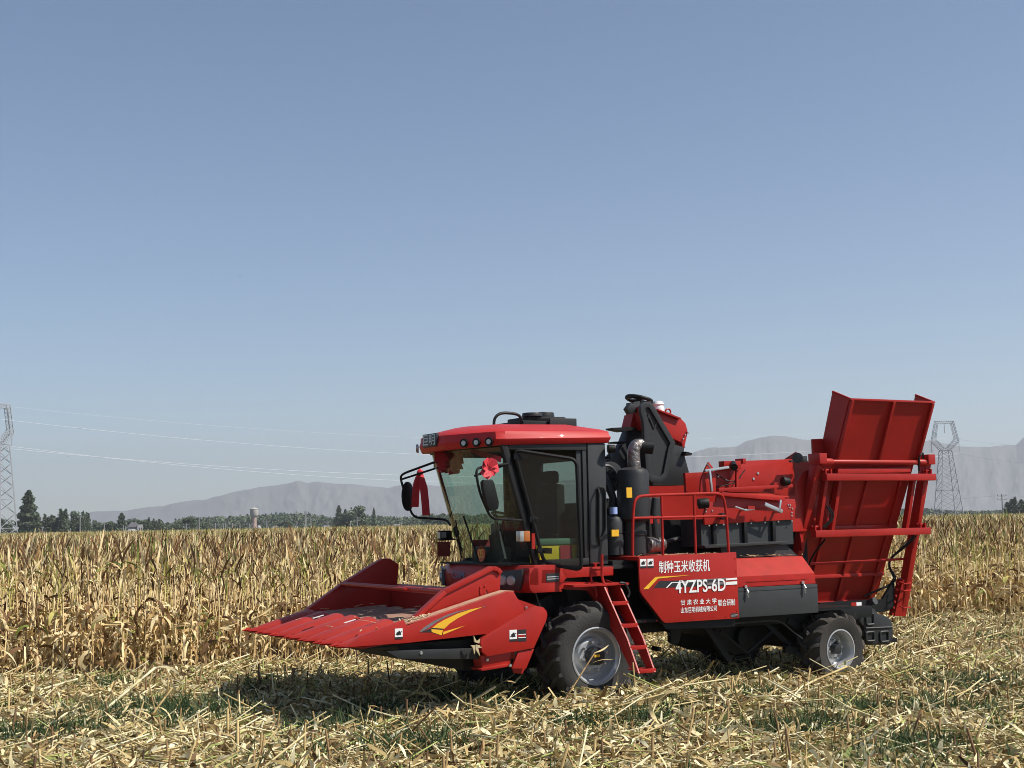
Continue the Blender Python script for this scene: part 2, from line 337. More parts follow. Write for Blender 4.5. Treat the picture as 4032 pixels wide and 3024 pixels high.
# ---- main side panel with lettering
SP = MB().prism(XZ('c6', [(1285, 120), (1300, 480), (1325, 530), (1545, 815), (1575, 838)], 0) + [(2.225, 1.005), (2.215, 1.862)], 0., .03)
SP.build('side_panel', M['red'], HV, .004)
MB().box(.66, 2.21, .03, 1.0, 1.80, 1.845).build('deck_plate', M['red_dusty'], HV)
MB().prism([(.72, 1.80), (.72, 1.35), (1.1, .92), (2.2, .9), (2.2, 1.8)], .06, .1).build('panel_backing', B_, HV)
def pl(dx, dy, y=-.002): return Q('d7', dx, dy, y)
a = pl(262, 1230); b = pl(815, 1195); t_ = pl(262, 1120)
lettering('制种玉米收获机', b[0] - a[0], .155, (a[0], -.003, 1.630), 'white', HV, .010)
a = pl(440, 1420); b = pl(985, 1395)
lettering('4YZPS-6D', b[0] - a[0], .165, (a[0], -.007, 1.367), 'white', HV, .016)
a = pl(498, 1590); b = pl(888, 1560)
lettering('甘 肃 农 业 大 学', b[0] - a[0], .070, (a[0], -.003, 1.214), 'white', HV, .008)
lettering('山东巨明机械有限公司', b[0] - a[0], .075, (a[0], -.003, 1.115), 'white', HV, .006)
a = pl(905, 1585); b = pl(1088, 1570)
lettering('联合研制', b[0] - a[0], .085, (a[0], -.003, 1.175), 'white', HV, .006)
def decal(c, polys, y, mname, name='stripe_decal', parent=HV, th=.0025):
    mb = MB()
    for p in polys: mb.prism(XZ(c, p, y), y - th, y - .0003)
    return mb.each(name, M[mname], parent)
decal('d7', [[(90, 1438), (215, 1312), (235, 1303), (620, 1283), (250, 1322), (145, 1435)]], -.001, 'yellow')
decal('d7', [[(200, 1425), (265, 1350), (960, 1325), (960, 1400), (500, 1412)]], -.0008, 'ink')
decal('d7', [[(335, 1425), (395, 1362), (640, 1352), (640, 1360), (405, 1370), (350, 1424)], [(990, 1322), (1110, 1312), (1112, 1332), (990, 1342)], [(990, 1360), (1112, 1350), (1113, 1385), (990, 1392)]], -.0035, 'white')
decal('d7', [[(620, 1334), (990, 1316), (990, 1330), (640, 1345)], [(780, 1368), (990, 1356), (990, 1385), (780, 1392)]], -.0035, 'ashvinyl')
def warning(c, x0, y0, x1, y1, y, parent=HV, dark=False):
    a = Q(c, x0, y0, y); b = Q(c, x1, y1, y); X0_, X1_ = a[0], b[0]; Z0_, Z1_ = b[2], a[2]; h = Z1_ - Z0_
    o = MB().box(X0_, X1_, y - .002, y, Z0_, Z1_).build('warning_label', M['ink'] if dark else M['white'], parent)
    m = MB().box(X0_, X1_, y - .004, y - .002, Z0_, Z0_ + h * .2)
    if not dark:
        xm = (X0_ + X1_) / 2; m.prism([(xm - .02, Z0_ + h * .35), (xm + .03, Z0_ + h * .4), (xm + .01, Z0_ + h * .8), (xm - .03, Z0_ + h * .6)], y - .004, y - .002)
        m.bar((X0_ + .01, y - .003, Z0_ + h * .42), (X1_ - .01, y - .003, Z0_ + h * .7), .002, .01)
        m.build('pictogram', M['ink'], o)
    else:
        m = MB().box(X0_ + .008, X1_ - .008, y - .004, y - .002, Z0_ + h * .3, Z0_ + h * .36).box(X0_ + .008, X1_ - .008, y - .004, y - .002, Z0_ + h * .55, Z0_ + h * .62)
        m.build('print_lines', M['white'], o)
warning('d7', 55, 1110, 125, 1205, -.001); warning('d7', 135, 1108, 203, 1203, -.001); warning('c7', 612, 698, 676, 730, -.001, dark=True)
# ---- hinged hood behind the side panel
hd = MB().loft([[(x, .035, 1.40), (x, .05, 1.54), (x, .28, 1.765), (x, .95, 1.775), (x, .95, 1.40)] for x in (2.24, 3.60)])
hd.build('tool_hood', M['red_dusty'], HV, .006)
MB().box(2.235, 3.615, .02, .95, 1.01, 1.395).build('storage_box', M['grey_light'], HV, .006)
MB().box(2.24, 3.61, .016, .0195, 1.345, 1.352).build('seam_strip', G_, HV)
for lx in ('750,460', '1248,422'):
    u_, v_ = map(int, lx.split(',')); a = Q('c7', u_, v_, .0)
    l1 = MB().box(a[0] - .018, a[0] + .018, .005, .036, a[2] - .03, a[2] + .01).bar((a[0], .0, a[2] - .02), (a[0] + .015, -.015, a[2] - .15), .022, .01).tube([(a[0], 0, a[2] - .03), (a[0] + .01, -.03, a[2] - .08), (a[0] + .012, -.01, a[2] - .15)], .006)
    l1.build('latch', M['steel'], HV)
# ---- grey husk box panels and red upper housings
pan = XZ('c2', [(1270, 1390), (1285, 1600), (2110, 1560), (2125, 1350)], .4)
MB().prism([(2.0, 1.93), (2.0, 2.3), (3.6, 2.3), (3.6, 1.93)], .45, .9).build('screen_box', M['grey_light'], HV)
rb = MB()
for x in (2.19, 2.72, 3.22): rb.box(x - .025, x + .03, .40, .45, 1.96, 2.25)
rb.each('screen_rib', B_, HV, .004)
MB().prism(XZ('c2', [(1270, 1590), (1290, 1620), (2090, 1570), (2095, 1548)], .33), .30, .5).build('screen_ledge', M['grey_light'], HV, .003)
MB().prism([(2.4, 1.76), (2.35, 1.93), (3.5, 1.93), (3.72, 1.76)], .5, .9).build('lower_chute', M['grey_light'], HV)
up = MB().prism(XZ('c2', [(1100, 890), (1330, 880), (1680, 772), (2135, 755), (2165, 960), (2165, 1110), (1110, 1110), (1105, 950)], .75), .75, .80)
up.build('hopper_side', M['red'], HV, .004)
MB().box(1.95, 3.95, 2.0, 2.05, 2.3, 2.8).box(3.9, 3.95, .8, 2.0, 2.3, 2.8).build('hopper_back', R_, HV)
MB().prism(XZ('c2', [(1410, 1093), (1470, 1090), (2035, 1135), (2165, 1145), (2165, 1340), (1290, 1392), (1285, 1290), (1300, 1180), (1400, 1170)], .4), .40, .43).build('husker_cover', M['red'], HV, .004)
MB().bar(Q('c2', 1405, 1055, .55), Q('c2', 2120, 1015, .55), .1, .045).build('upper_rail', R_, HV, .004)
MB().bar(Q('c2', 1430, 1095, .37), Q('c2', 2035, 1145, .37), .12, .05).build('lower_rail', M['red_dusty'], HV, .004)
MB().sheet([Q('c2', 1440, 1080, .55), Q('c2', 1860, 1075, .6), Q('c2', 2110, 1120, .6), Q('c2', 2040, 1135, .42)], .01).build('slanted_plate', R_, HV)
fin = XZ('c2', [(1245, 1090), (1255, 950), (1300, 840), (1330, 785), (1370, 835), (1395, 900), (1400, 1090)], .5)
MB().prism(fin, .50, .53).build('curved_bracket', R_, HV, .003)
hl = MB()
for k in range(6): a = Q('c2', 1318 + k * 9, 808 + k * 9 + (k * k) * .8, .498); hl.box(a[0] - .006, a[0] + .006, .494, .499, a[2] - .012, a[2] + .012)
hl.build('bracket_slots', M['ashvinyl'], HV)
MB().bar(Q('c2', 1290, 870, .45), Q('c2', 1520, 835, .45), .035, .035).bar(Q('c2', 1335, 860, .44), Q('c2', 1358, 1070, .44), .03, .03).build('lift_strut', M['steel'], HV, .003)
MB().prism(XZ('c2', [(1475, 775), (1650, 772), (1640, 850), (1480, 845)], .6), .6, .72).prism(XZ('c2', [(1650, 750), (1680, 750), (1678, 800), (1650, 800)], .6), .58, .75).build('camera_mount', M['red'], HV, .004)
MB().bar(Q('c2', 1600, 1030, .65), Q('c2', 1600, 860, .65), .035).build('mount_post', R_, HV)
MB().cyl(Q('c2', 1565, 800, .6), Q('c2', 1575, 835, .48), .04, .05).build('work_lamp', B_, HV)
MB().tube([Q('c2', 1400, 900, .7), Q('c2', 1500, 965, .68), Q('c2', 1600, 970, .66), Q('c2', 1680, 860, .66)], .008).tube([Q('c2', 1400, 1030, .7), Q('c2', 1560, 990, .66), Q('c2', 1640, 930, .66)], .008).build('wiring', B_, HV)
MB().cyl(Q('c2', 1230, 1190, .42), Q('c2', 1320, 1180, .38), .07, .07, 14).cyl(Q('c2', 2040, 970, .5), Q('c2', 2110, 975, .48), .07, .05, 14).cyl(Q('c2', 1440, 1310, .38), Q('c2', 1475, 1310, .3), .045, .045, 12).each('hydraulic_motor', B_, HV, .008)
dr = MB().bar(Q('c2', 1580, 1215, .30), Q('c2', 1680, 1250, .30), .03, .02).bar(Q('c2', 1680, 1250, .30), Q('c2', 1770, 1235, .30), .02, .03).bar(Q('c2', 1870, 1190, .25), Q('c2', 2040, 1265, .25), .02, .05).bar(Q('c2', 2022, 1150, .25), Q('c2', 2010, 1270, .25), .025, .03).cyl(Q('c2', 2030, 1265, .25), (Q('c2', 2030, 1265, .25)[0], .4, Q('c2', 2030, 1265, .25)[2]), .02).cyl(Q('c2', 1680, 1250, .3), (Q('c2', 1680, 1250, .3)[0], .4, Q('c2', 1680, 1250, .3)[2]), .015)
dr.build('lever_arm', M['steel'], HV, .002)
MB().box(Q('c2', 1700, 1215, .3)[0], Q('c2', 1765, 1215, .3)[0], .28, .32, Q('c2', 1700, 1240, .3)[2], Q('c2', 1700, 1210, .3)[2]).build('lever_pad', R_, HV)
bo = MB().bolts([Q('c2', 1420, 920, .75), Q('c2', 1497, 962, .75), Q('c2', 1803, 893, .75), Q('c2', 1760, 947, .75)], .022)
bo.bolts([Q('c2', x, y, .4) for x, y in ((1360, 1255), (2095, 1200), (2115, 1200), (2110, 1225), (2135, 1235), (2130, 1275), (2130, 1305), (1305, 1230), (1300, 1265), (1330, 1400), (1400, 1395), (1470, 1390), (1600, 1383), (1735, 1378), (1870, 1370), (2000, 1362), (2130, 1355))], .014)
bo.each('bolt', M['steel'], HV)
MB().cyl(Q('c3', 355, 745, .5), Q('c3', 345, 745, .38), .06, .075, 16).box(Q('c3', 385, 760, .5)[0], Q('c3', 440, 760, .5)[0], .5, .58, Q('c3', 385, 772, .5)[2], Q('c3', 385, 725, .5)[2]).bar(Q('c3', 270, 778, .6), Q('c3', 430, 770, .6), .05, .03).build('rear_work_lamp', M['grey_light'], HV, .004)
# ---- railing
q1 = Q('c2', 583, 1655, .05)
rt = rounded([(.60, .05, 1.86), (.62, .05, 2.35), (.66, .05, 2.60), (.9, .05, 2.615), (1.9, .05, 2.635), (2.07, .05, 2.62), (2.11, .05, 2.4), (2.13, .05, 1.86)], .13)
ra = MB().tube(rt, .019, 10).tube([(.61, .05, 2.33), (2.11, .05, 2.335)], .017, 10)
for x in (1.07, 1.59): ra.tube([(x, .05, 1.85), (x, .05, 2.62)], .017, 10)
ra.build('guard_rail', M['red_dusty'], HV)
# ---- air filter, exhaust
MB().lathe_z([(.02, 1.86), (.15, 1.86), (.15, 2.1), (.162, 2.11), (.162, 2.16), (.15, 2.17), (.15, 2.28), (.21, 2.32), (.212, 2.90), (.19, 2.955), (.13, 2.985), (.075, 2.99)], (.95, .5, 0), 28).build('air_filter', G_, HV)
e1 = Q('c2', 610, 800, .5); e2 = Q('c2', 600, 690, .5)
MB().tube(rounded([(.98, .5, 2.98), (.97, .5, 3.15), (1.0, .5, 3.28), (1.10, .48, 3.28)], .15), .085, 14, True).build('exhaust_elbow', M['foil'], HV)
tp = MB(); tp.cyl((1.08, .48, 3.262), (1.22, .42, 3.25), .088, .09, 20); tp.build('exhaust_outlet', B_, HV)
MB().cyl((1.08, .45, 1.98), (1.45, .6, 1.98), .11, .09, 14).build('foil_pipe', M['foil'], HV)
a = Q('c2', 533, 1130, .285); MB().box(a[0], a[0] + .085, .28, .287, a[2], a[2] + .13).build('caution_label', M['yellow'], HV)
MB().box(1.2, 1.5, .6, .9, 2.0, 2.6).tube([(1.3, .5, 1.95), (1.28, .52, 2.4), (1.3, .5, 2.6)], .045, 10).build('coolant_tank', G_, HV, .03)
a = Q('c2', 757, 1380, .5); MB().box(a[0], a[0] + .15, .49, .5, a[2], a[2] + .1).build('red_tag', M['red_dusty'], HV)
# ---- elevator head
MB().prism(XZ('c2', [(600, 205), (665, 195), (690, 600), (720, 1000), (600, 1010), (430, 1005), (360, 900), (360, 765), (515, 600), (572, 450), (600, 315)], 1.2), 1.2, 1.38).build('elevator_casing', G_, HV, .006)
MB().prism(XZ('c2', [(598, 322), (660, 318), (665, 448), (568, 452)], 1.185), 1.185, 1.40).build('elevator_band', M['red'], HV)
MB().prism(XZ('c2', [(388, 455), (510, 448), (600, 445), (600, 470), (500, 492), (395, 470)], 1.15), 1.12, 1.3).build('casing_lip', B_, HV)
MB().prism(XZ('c2', [(410, 588), (520, 585), (520, 605), (415, 602)], 1.15), 1.12, 1.3).prism(XZ('c2', [(1090, 685), (1148, 700), (1140, 722), (1090, 712)], .95), .9, 1.2).build('casing_flange', B_, HV)
MB().prism(XZ('c2', [(720, 960), (690, 560), (880, 560), (1000, 615), (1085, 640), (1100, 740), (1138, 880), (1100, 1010), (800, 1012)], 1.), 1.0, 1.35).build('fan_casing', G_, HV, .006)
MB().prism(XZ('c2', [(655, 250), (870, 285), (960, 310), (1070, 372), (1105, 410), (1128, 490), (1085, 690), (1070, 600), (1010, 570), (950, 545), (700, 470)], 1.03), 1.03, 1.38).build('discharge_hood', M['red'], HV, .008)
MB().bar(Q('c2', 830, 280, 1.0), Q('c2', 1050, 365, 1.0), .05, .02).build('hood_flange', R_, HV)
MB().bolts([Q('c2', x, y, 1.02) for x, y in ((1080, 560), (1100, 520), (1120, 490), (1095, 640), (1130, 505))], .014).each('bolt', M['steel'], HV)
a = Q('c2', 935, 300, 1.4); ey = MB(); ey.tube([(a[0] + .045 * math.cos(t), a[1], a[2] + .045 * math.sin(t)) for t in [k * math.pi / 6 for k in range(13)]], .012, 6); ey.build('lifting_eye', R_, HV)
a = Q('c2', 842, 262, 1.3); MB().lathe_z([(.08, -.05), (.085, 0), (.07, .03), (.085, .05), (.06, .09), (.02, .1)], a, 14).build('vent_cap', M['white'], HV)
a = Q('c2', 655, 180, 1.4); wm = MB(); n = 24
for rr_ in (.17,):
    ring = [(a[0] + rr_ * math.cos(k * 2 * math.pi / n), a[1] + rr_ * math.sin(k * 2 * math.pi / n), a[2] - .25 * rr_ * math.cos(k * 2 * math.pi / n)) for k in range(n + 1)]
    wm.tube(ring, .03, 8)
for k in range(4): wm.bar(a, ring[k * 6], .02)
wm.cyl((a[0], a[1], a[2] - .1), (a[0], a[1], a[2] + .02), .05); wm.build('top_pulley', B_, HV)
MB().prism(XZ('c2', [(570, 215), (640, 240), (640, 300), (560, 320), (530, 270)], 1.12), 1.1, 1.2).build('bearing_block', G_, HV, .01)
gl = [Q('c2', x, y, .82) for x, y in ((660, 245), (700, 205), (760, 200), (800, 260), (1000, 600), (975, 660), (925, 920), (870, 980), (765, 978), (718, 925), (700, 600), (690, 400), (668, 320))]
MB().ring([(p[0], p[2]) for p in gl], .075, .80, .86).build('guard_frame', G_, HV, .004)
g = MB(); g.bar(Q('c2', 740, 320, .83), Q('c2', 800, 460, .83), .02, .02, (0, 1, 0)).bar(Q('c2', 800, 460, .83), Q('c2', 850, 330, .83), .02, .02, (0, 1, 0)).bar(Q('c2', 745, 320, .83), Q('c2', 720, 420, .83), .015, .02, (0, 1, 0)); g.build('guard_brace', G_, HV)
MB().prism([(p[0], p[2]) for p in gl], .835, .838).build('guard_mesh', M['mesh'], HV)
chn = [Q('c2', x, y, .9) for x, y in ((700, 300), (760, 260), (960, 640), (890, 880), (830, 915), (750, 870), (710, 600))]
MB().tube(rounded(chn, .1, closed=True), .014, 6, False).build('drive_chain', M['steel'], HV)
# ---- tipping grain bin: side wall slants out over the machine's side
def bz(z): return 1.42 - (z - 1.05) * (1.22 / 2.9)          # y of slanted wall at height z
def wallpt(x, z, off=0): return (x, bz(z) - off, z)
XL, XR = 4.42, 6.12
MB().sheet([wallpt(4.2, 1.00), wallpt(6.02, 1.00), wallpt(XR, 3.10), wallpt(4.3, 3.10)], .02).build('bin_wall', M['red'], HV)
MB().sheet([wallpt(4.53, 3.06), wallpt(6.17, 3.06), wallpt(6.17, 3.96), wallpt(4.53, 3.96)], .02).build('tipping_flap', M['red'], HV)
fr = MB()
fr.bar(wallpt(4.51, 3.955, .02), wallpt(6.19, 3.955, .02), .05, .03)
for x in (4.55, 5.36, 6.15): fr.bar(wallpt(x, 3.08, .035), wallpt(x, 3.94, .035), .05, .045, (1, 0, 0))
fr.bar(wallpt(4.5, 3.07, .03), wallpt(6.18, 3.07, .03), .04, .04)
fr.build('flap_frame', M['red'], HV, .004)
# flap side cheeks (open box top)
for x, nm in ((4.52, 'flap_cheek'), (6.18, 'flap_cheek')):
    y0 = bz(3.96); MB().sheet([(x, y0, 3.96), (x, y0 + .33, 4.09), (x, y0 + .68, 3.1), (x, bz(3.06), 3.06)], .014).build(nm, R_, HV)
MB().bar((4.52, bz(3.96), 3.965), (4.52, bz(3.96) + .33, 4.095), .03).bar((6.18, bz(3.96), 3.965), (6.18, bz(3.96) + .33, 4.095), .03).each('cheek_lip', M['red_dusty'], HV)
rb = MB()
for x in (4.62, 5.22, 5.9): rb.bar(wallpt(x, 1.05, .02), wallpt(x + .02, 3.0, .02), .05, .04, (1, 0, 0))
rb.bar(wallpt(4.22, 1.02, .02), wallpt(6.03, 1.02, .02), .05).bar(wallpt(4.22, 1.42, .02), wallpt(6.06, 1.42, .02), .05, .05).bar(wallpt(4.3, 2.14, .02), wallpt(6.08, 2.14, .02), .05, .05)
rb.build('bin_rib', M['red'], HV, .004)
# bin body: end walls, back, floor
MB().sheet([(4.2, bz(1.1), 1.1), (4.2, bz(3.0), 3.0), (4.2, 1.0, 3.25), (4.2, 2.2, 2.8), (4.2, 1.9, 1.1)], .014).build('bin_end', R_, HV)
MB().sheet([(6.06, bz(1.1), 1.1), (6.12, bz(3.0), 3.0), (6.12, 2.2, 2.8), (6.06, 1.9, 1.1)], .014).build('bin_end', R_, HV)
MB().sheet([(4.2, 1.9, 1.1), (6.06, 1.9, 1.1), (6.12, 2.2, 2.8), (4.2, 2.2, 2.8)], .014).build('bin_back', R_, HV)
MB().prism(XZ('c3', [(515, 530), (600, 525), (640, 760), (520, 775), (545, 900), (330, 1290), (400, 1320), (480, 1130), (600, 760)], .95) if False else [(4.3, 3.0), (4.3, 3.42), (4.5, 3.43), (4.6, 2.1), (3.75, 2.1), (3.78, 2.6), (4.1, 2.95)], .75, .78).build('bin_shoulder', R_, HV)
MB().bar(Q('c3', 350, 1340, .8), Q('c3', 390, 1640, .8), .05).build('corner_post', M['red_dusty'], HV)
# cross beams
MB().box(4.24, 6.42, .42, .53, 2.81, 2.91).build('cross_beam', M['red'], HV, .006)
MB().box(4.12, 6.40, .56, .67, 2.01, 2.11).build('cross_beam', M['red'], HV, .006)
MB().bar((4.05, .98, 1.62), (6.25, .98, 1.64), .035, .035).build('lower_bar', M['red_dusty'], HV, .004)
MB().bar((4.55, .55, 2.95), (6.0, .55, 2.97), .06, .07).cyl((4.35, .5, 3.08), (6.3, .5, 3.08), .035, .035, 14).build('torsion_shaft', R_, HV, .005)
# masts left and right, upright rails between the beams
for (xb, yb, xt, yt, nm) in ((4.0, 1.05, 4.2, .55, 'mast'), (6.25, 1.0, 6.36, .55, 'mast')):
    MB().bar((xb, yb + .1, .95 if xb < 5 else .85), (xt, yt, 3.12), .14, .10, (1, 0, 0)).build(nm, R_, HV, .006)
    MB().box(xt - .07, xt + .07, yt - .12, yt + .12, 3.05, 3.2).cyl((xt, .5, 3.08), (xt + (.22 if xb < 5 else -.22), .5, 3.08), .055, .05, 12).build('mast_head', R_, HV, .006)
up2 = MB()
for (x0, x1) in ((4.27, 4.34), (4.52, 4.6), (6.0, 6.08), (6.24, 6.3)): up2.bar((x0, .70, 2.06), (x1, .56, 2.86), .09, .06, (1, 0, 0))
up2.each('upright_rail', R_, HV, .005)
# hinge lugs
for (x, y, z) in ((4.25, .5, 2.93), (6.25, .5, 2.93), (4.12, .62, 2.13), (6.2, .62, 2.13)):
    lg = MB(); lg.box(x, x + .02, y - .05, y + .05, z - .02, z + .05).box(x + .1, x + .12, y - .05, y + .05, z - .02, z + .05).cyl((x - .02, y, z + .03), (x + .15, y, z + .03), .018, .018, 8)
    lg.build('hinge_lug', M['red_dusty'], HV)
# lower right column with rungs, plus cylinder
col = MB().sheet([Q('d6', 1165, 600, 1.0), Q('d6', 1250, 590, 1.0), Q('d6', 1190, 905, 1.1), Q('d6', 1095, 905, 1.1)], .12); col.build('ladder_column', R_, HV)
rg = MB()
for (yy) in (640, 700, 845): rg.tube([Q('d6', 1160, yy - 20, .92), Q('d6', 1200, yy, .86), Q('d6', 1255, yy - 5, .92)], .012, 6)
rg.bolts([Q('d6', x, y, .94) for x, y in ((1148, 640), (1140, 690), (1130, 742), (1120, 793), (1112, 842), (1102, 895))], .02); rg.each('rung', M['red_dusty'], HV)
hs = MB()
for off in (0, .05): hs.tube(rounded([(6.3 - off, .75, 2.0), (6.15 - off, .8, 1.85), (5.98, 1.1, 1.6), (6.2 - off, 1.05, 1.3), (5.6, 1.2, 1.1)], .2), .014, 6)
for off in (0, .04): hs.tube(rounded([(4.3 + off, .6, 2.15), (4.45 + off, .55, 2.3), (4.4 + off, .62, 2.45)], .1), .012, 6)
hs.tube(rounded([(6.15, .5, 2.95), (6.1, .45, 3.15), (6.2, .45, 3.25), (6.25, .5, 3.1)], .1), .014, 6)
hs.tube(rounded([(4.42, .7, 1.98), (4.3, .85, 1.75), (4.25, .95, 1.5)], .1), .014, 6)
hs.each('hydraulic_hose', B_, HV)
# rear deck, filter cap, fuel tank, tail label
MB().box(3.65, 5.0, .75, 2.5, .88, 1.0).box(4.3, 4.95, .72, .78, .80, .86).box(5.0, 5.9, 1.3, 2.5, .88, 1.0).build('rear_deck', M['grey'], HV, .008)
MB().prism(XZ('d6', [(470, 800), (640, 790), (820, 780), (1000, 770), (1100, 600), (1095, 840), (1000, 880), (470, 870)], 1.1), 1.05, 1.1).build('deck_skirt', B_, HV)
ft = XZ('d6', [(770, 900), (800, 865), (875, 845), (950, 848), (985, 890), (1060, 915), (1098, 945), (1112, 1020), (1112, 1090), (1085, 1155), (920, 1158), (880, 1120), (860, 1000)], .62)
MB().prism(ft, .62, 1.15).build('fuel_tank', M['grey'], HV, .035)
fk = MB()
for (x0, y0, x1, y1) in ((885, 890, 945, 985), (885, 1045, 950, 1125), (1005, 1040, 1070, 1130)):
    p0 = Q('d6', x0, y1, .6); p1 = Q('d6', x1, y0, .6)
    fk.tube(rounded([(p0[0], .605, p0[2]), (p0[0], .605, p1[2]), (p1[0], .605, p1[2]), (p1[0], .605, p0[2])], .03, closed=True), .014, 6)
a = Q('d6', 880, 1015, .6); b = Q('d6', 1105, 1005, .6); fk.tube([(a[0], .61, a[2]), (b[0], .61, b[2])], .012, 6)
fk.build('tank_moulding', M['grey_light'], HV)
a = Q('d6', 890, 810, .8); MB().cyl((a[0], .78, a[2]), (a[0] + .02, .66, a[2] + .05), .055, .06, 6).cyl((a[0], .8, a[2] - .08), (a[0], .8, a[2]), .03).build('filler_neck', M['grey_light'], HV)
a = Q('d6', 800, 850, .7); MB().box(a[0], a[0] + .1, .7, .712, a[2], a[2] + .09).build('white_label', M['white'], HV); MB().box(a[0] - .1, a[0], .7, .712, a[2], a[2] + .09).build('red_label', M['red'], HV)
a = Q('d6', 1100, 1118, .7); MB().box(a[0] - .2, a[0] + .1, .7, .78, a[2] - .03, a[2] + .03).build('tow_bar', B_, HV)
# front platform and red sill boxes beside the cab
MB().prism(XZ('c5', [(1340, 240), (1440, 232), (1445, 430), (1340, 425)], .2), .2, .5).prism(XZ('c5', [(1475, 255), (1690, 250), (1760, 330), (1700, 400), (1465, 408)], .2), .2, .55).build('corner_block', M['red'], HV, .006)
MB().prism(XZ('c6', [(440, 250), (550, 240), (1010, 222), (1010, 318), (560, 345), (490, 350)], .2), .2, .5).build('cab_sill', M['red'], HV, .006)
warning('c6', 278, 300, 420, 385, .198, dark=True)
MB().prism(XZ('c6', [(300, 378), (370, 465), (740, 485), (850, 640), (900, 560), (868, 400), (500, 385)], .24), .24, .30).build('step_bracket', M['red'], HV)
MB().box(-.3, .52, .03, .9, 1.505, 1.53).build('platform', M['red_dusty'], HV)
MB().prism(XZ('c6', [(1000, 160), (1285, 150), (1280, 180), (1220, 180), (1190, 240), (1010, 250)], .3), .3, .9).build('catwalk_bracket', M['grey'], HV)
MB().box(.3, .75, .25, .95, 1.70, 1.74).build('catwalk', M['grey'], HV)
# ladder: leans out from the platform
def lad(t, dx=0.): return ((.15 + dx) * (1 - t) + (.215 + dx) * t, .05 * (1 - t) - .56 * t, 1.505 * (1 - t) + .485 * t)
for dx in (0, .23):
    s_ = MB(); a = Vector(lad(0, dx)); m_ = Vector(lad(.62, dx + .03)); b = Vector(lad(1, dx)); w_ = .36
    for p, q_, wp_, wq_ in ((a, m_, .40, .30), (m_, b, .30, .17)):
        s_.loft([[(c[0], c[1], c[2]), (c[0] + .02, c[1], c[2]), (c[0] + .02, c[1] + ww, c[2] + ww * .2), (c[0], c[1] + ww, c[2] + ww * .2)] for c, ww in ((p, wp_), (q_, wq_))])
    s_.build('stringer', M['red'], HV)
for t in (.2, .46, .71, .97):
    a = lad(t, .02 + .03 * (1 - abs(t - .6))); st = MB().box(a[0] - .01, a[0] + .225, a[1] - .01, a[1] + .02, a[2] - .035, a[2] + .012).box(a[0], a[0] + .21, a[1] + .02, a[1] + .26, a[2] - .012, a[2] + .004)
    st.build('ladder_step', M['red_dusty'], HV, .003)
MB().tube(rounded([Q('c6', 885, 90, .1), Q('c6', 885, 350, .1), Q('c6', 940, 480, .05), Q('c6', 940, 620, .05)], .05), .018, 8).build('grab_rail', M['red'], HV)
MB().tube(rounded([Q('c6', 880, 250, .15), Q('c6', 770, 260, .2), Q('c6', 765, 390, .2), Q('c6', 825, 480, .15), Q('c6', 825, 555, .15)], .06), .015, 8).build('grab_rail', M['red'], HV)
MB().tube(rounded([Q('c6', 1080, 400, .0), Q('c6', 1140, 400, .0), Q('c6', 1190, 510, .0), Q('c6', 1165, 560, .0)], .05), .014, 8).build('grab_rail', G_, HV)
MB().cyl(Q('c6', 810, 190, .3), Q('c6', 810, 230, .3), .02).box(Q('c6', 780, 190, .3)[0], Q('c6', 850, 190, .3)[0], .28, .32, Q('c6', 780, 192, .3)[2], Q('c6', 780, 183, .3)[2]).build('valve_handle', R_, HV)
MB().tube([Q('c5', 1380, 430, .3), Q('c5', 1550, 960, .3)], .011, 6).build('lift_rod', M['grey_light'], HV)
# ---- cab
def apx(z): return -.596 - (z - 1.75) * (.443 / 1.49)
cb = MB()
cb.bar((apx(1.72), .39, 1.72), (apx(3.28), .39, 3.28), .085, .07, (0, 1, 0)).bar((apx(1.72) + .04, 2.37, 1.72), (apx(3.28) + .04, 2.37, 3.28), .04, .04, (0, 1, 0))
cb.each('front_pillar', B_, HV, .01)
MB().box(.17, .44, .36, .42, 1.76, 3.29).build('rear_pillar', M['grey_light'], HV, .012)
MB().box(.17, .44, 2.38, 2.44, 1.76, 3.29).box(.40, .44, .42, 2.38, 1.76, 2.35).box(.40, .44, .42, .9, 2.35, 3.29).box(.40, .44, 1.9, 2.38, 2.35, 3.29).box(.40, .44, .9, 1.9, 3.1, 3.29).build('rear_wall', M['grey'], HV, .006)
MB().box(.10, .165, .38, .43, 1.78, 3.27).box(.02, .10, .40, .43, 1.85, 3.2).box(-.98, .16, .37, .43, 3.2, 3.29).box(-.60, .16, .37, .43, 1.76, 1.84).build('door_surround', M['grey'], HV, .006)
MB().box(-1.0, .44, .40, 2.42, 3.28, 3.33).build('headliner', M['grey'], HV)
MB().box(-.62, .44, .42, 2.38, 1.70, 1.76).build('cab_floor', B_, HV)
MB().box(-.98, .16, 2.38, 2.43, 3.2, 3.29).box(-.60, .16, 2.38, 2.43, 1.76, 1.84).box(.1, .16, 2.38, 2.43, 1.8, 3.2).build('far_door_frame', B_, HV, .006)
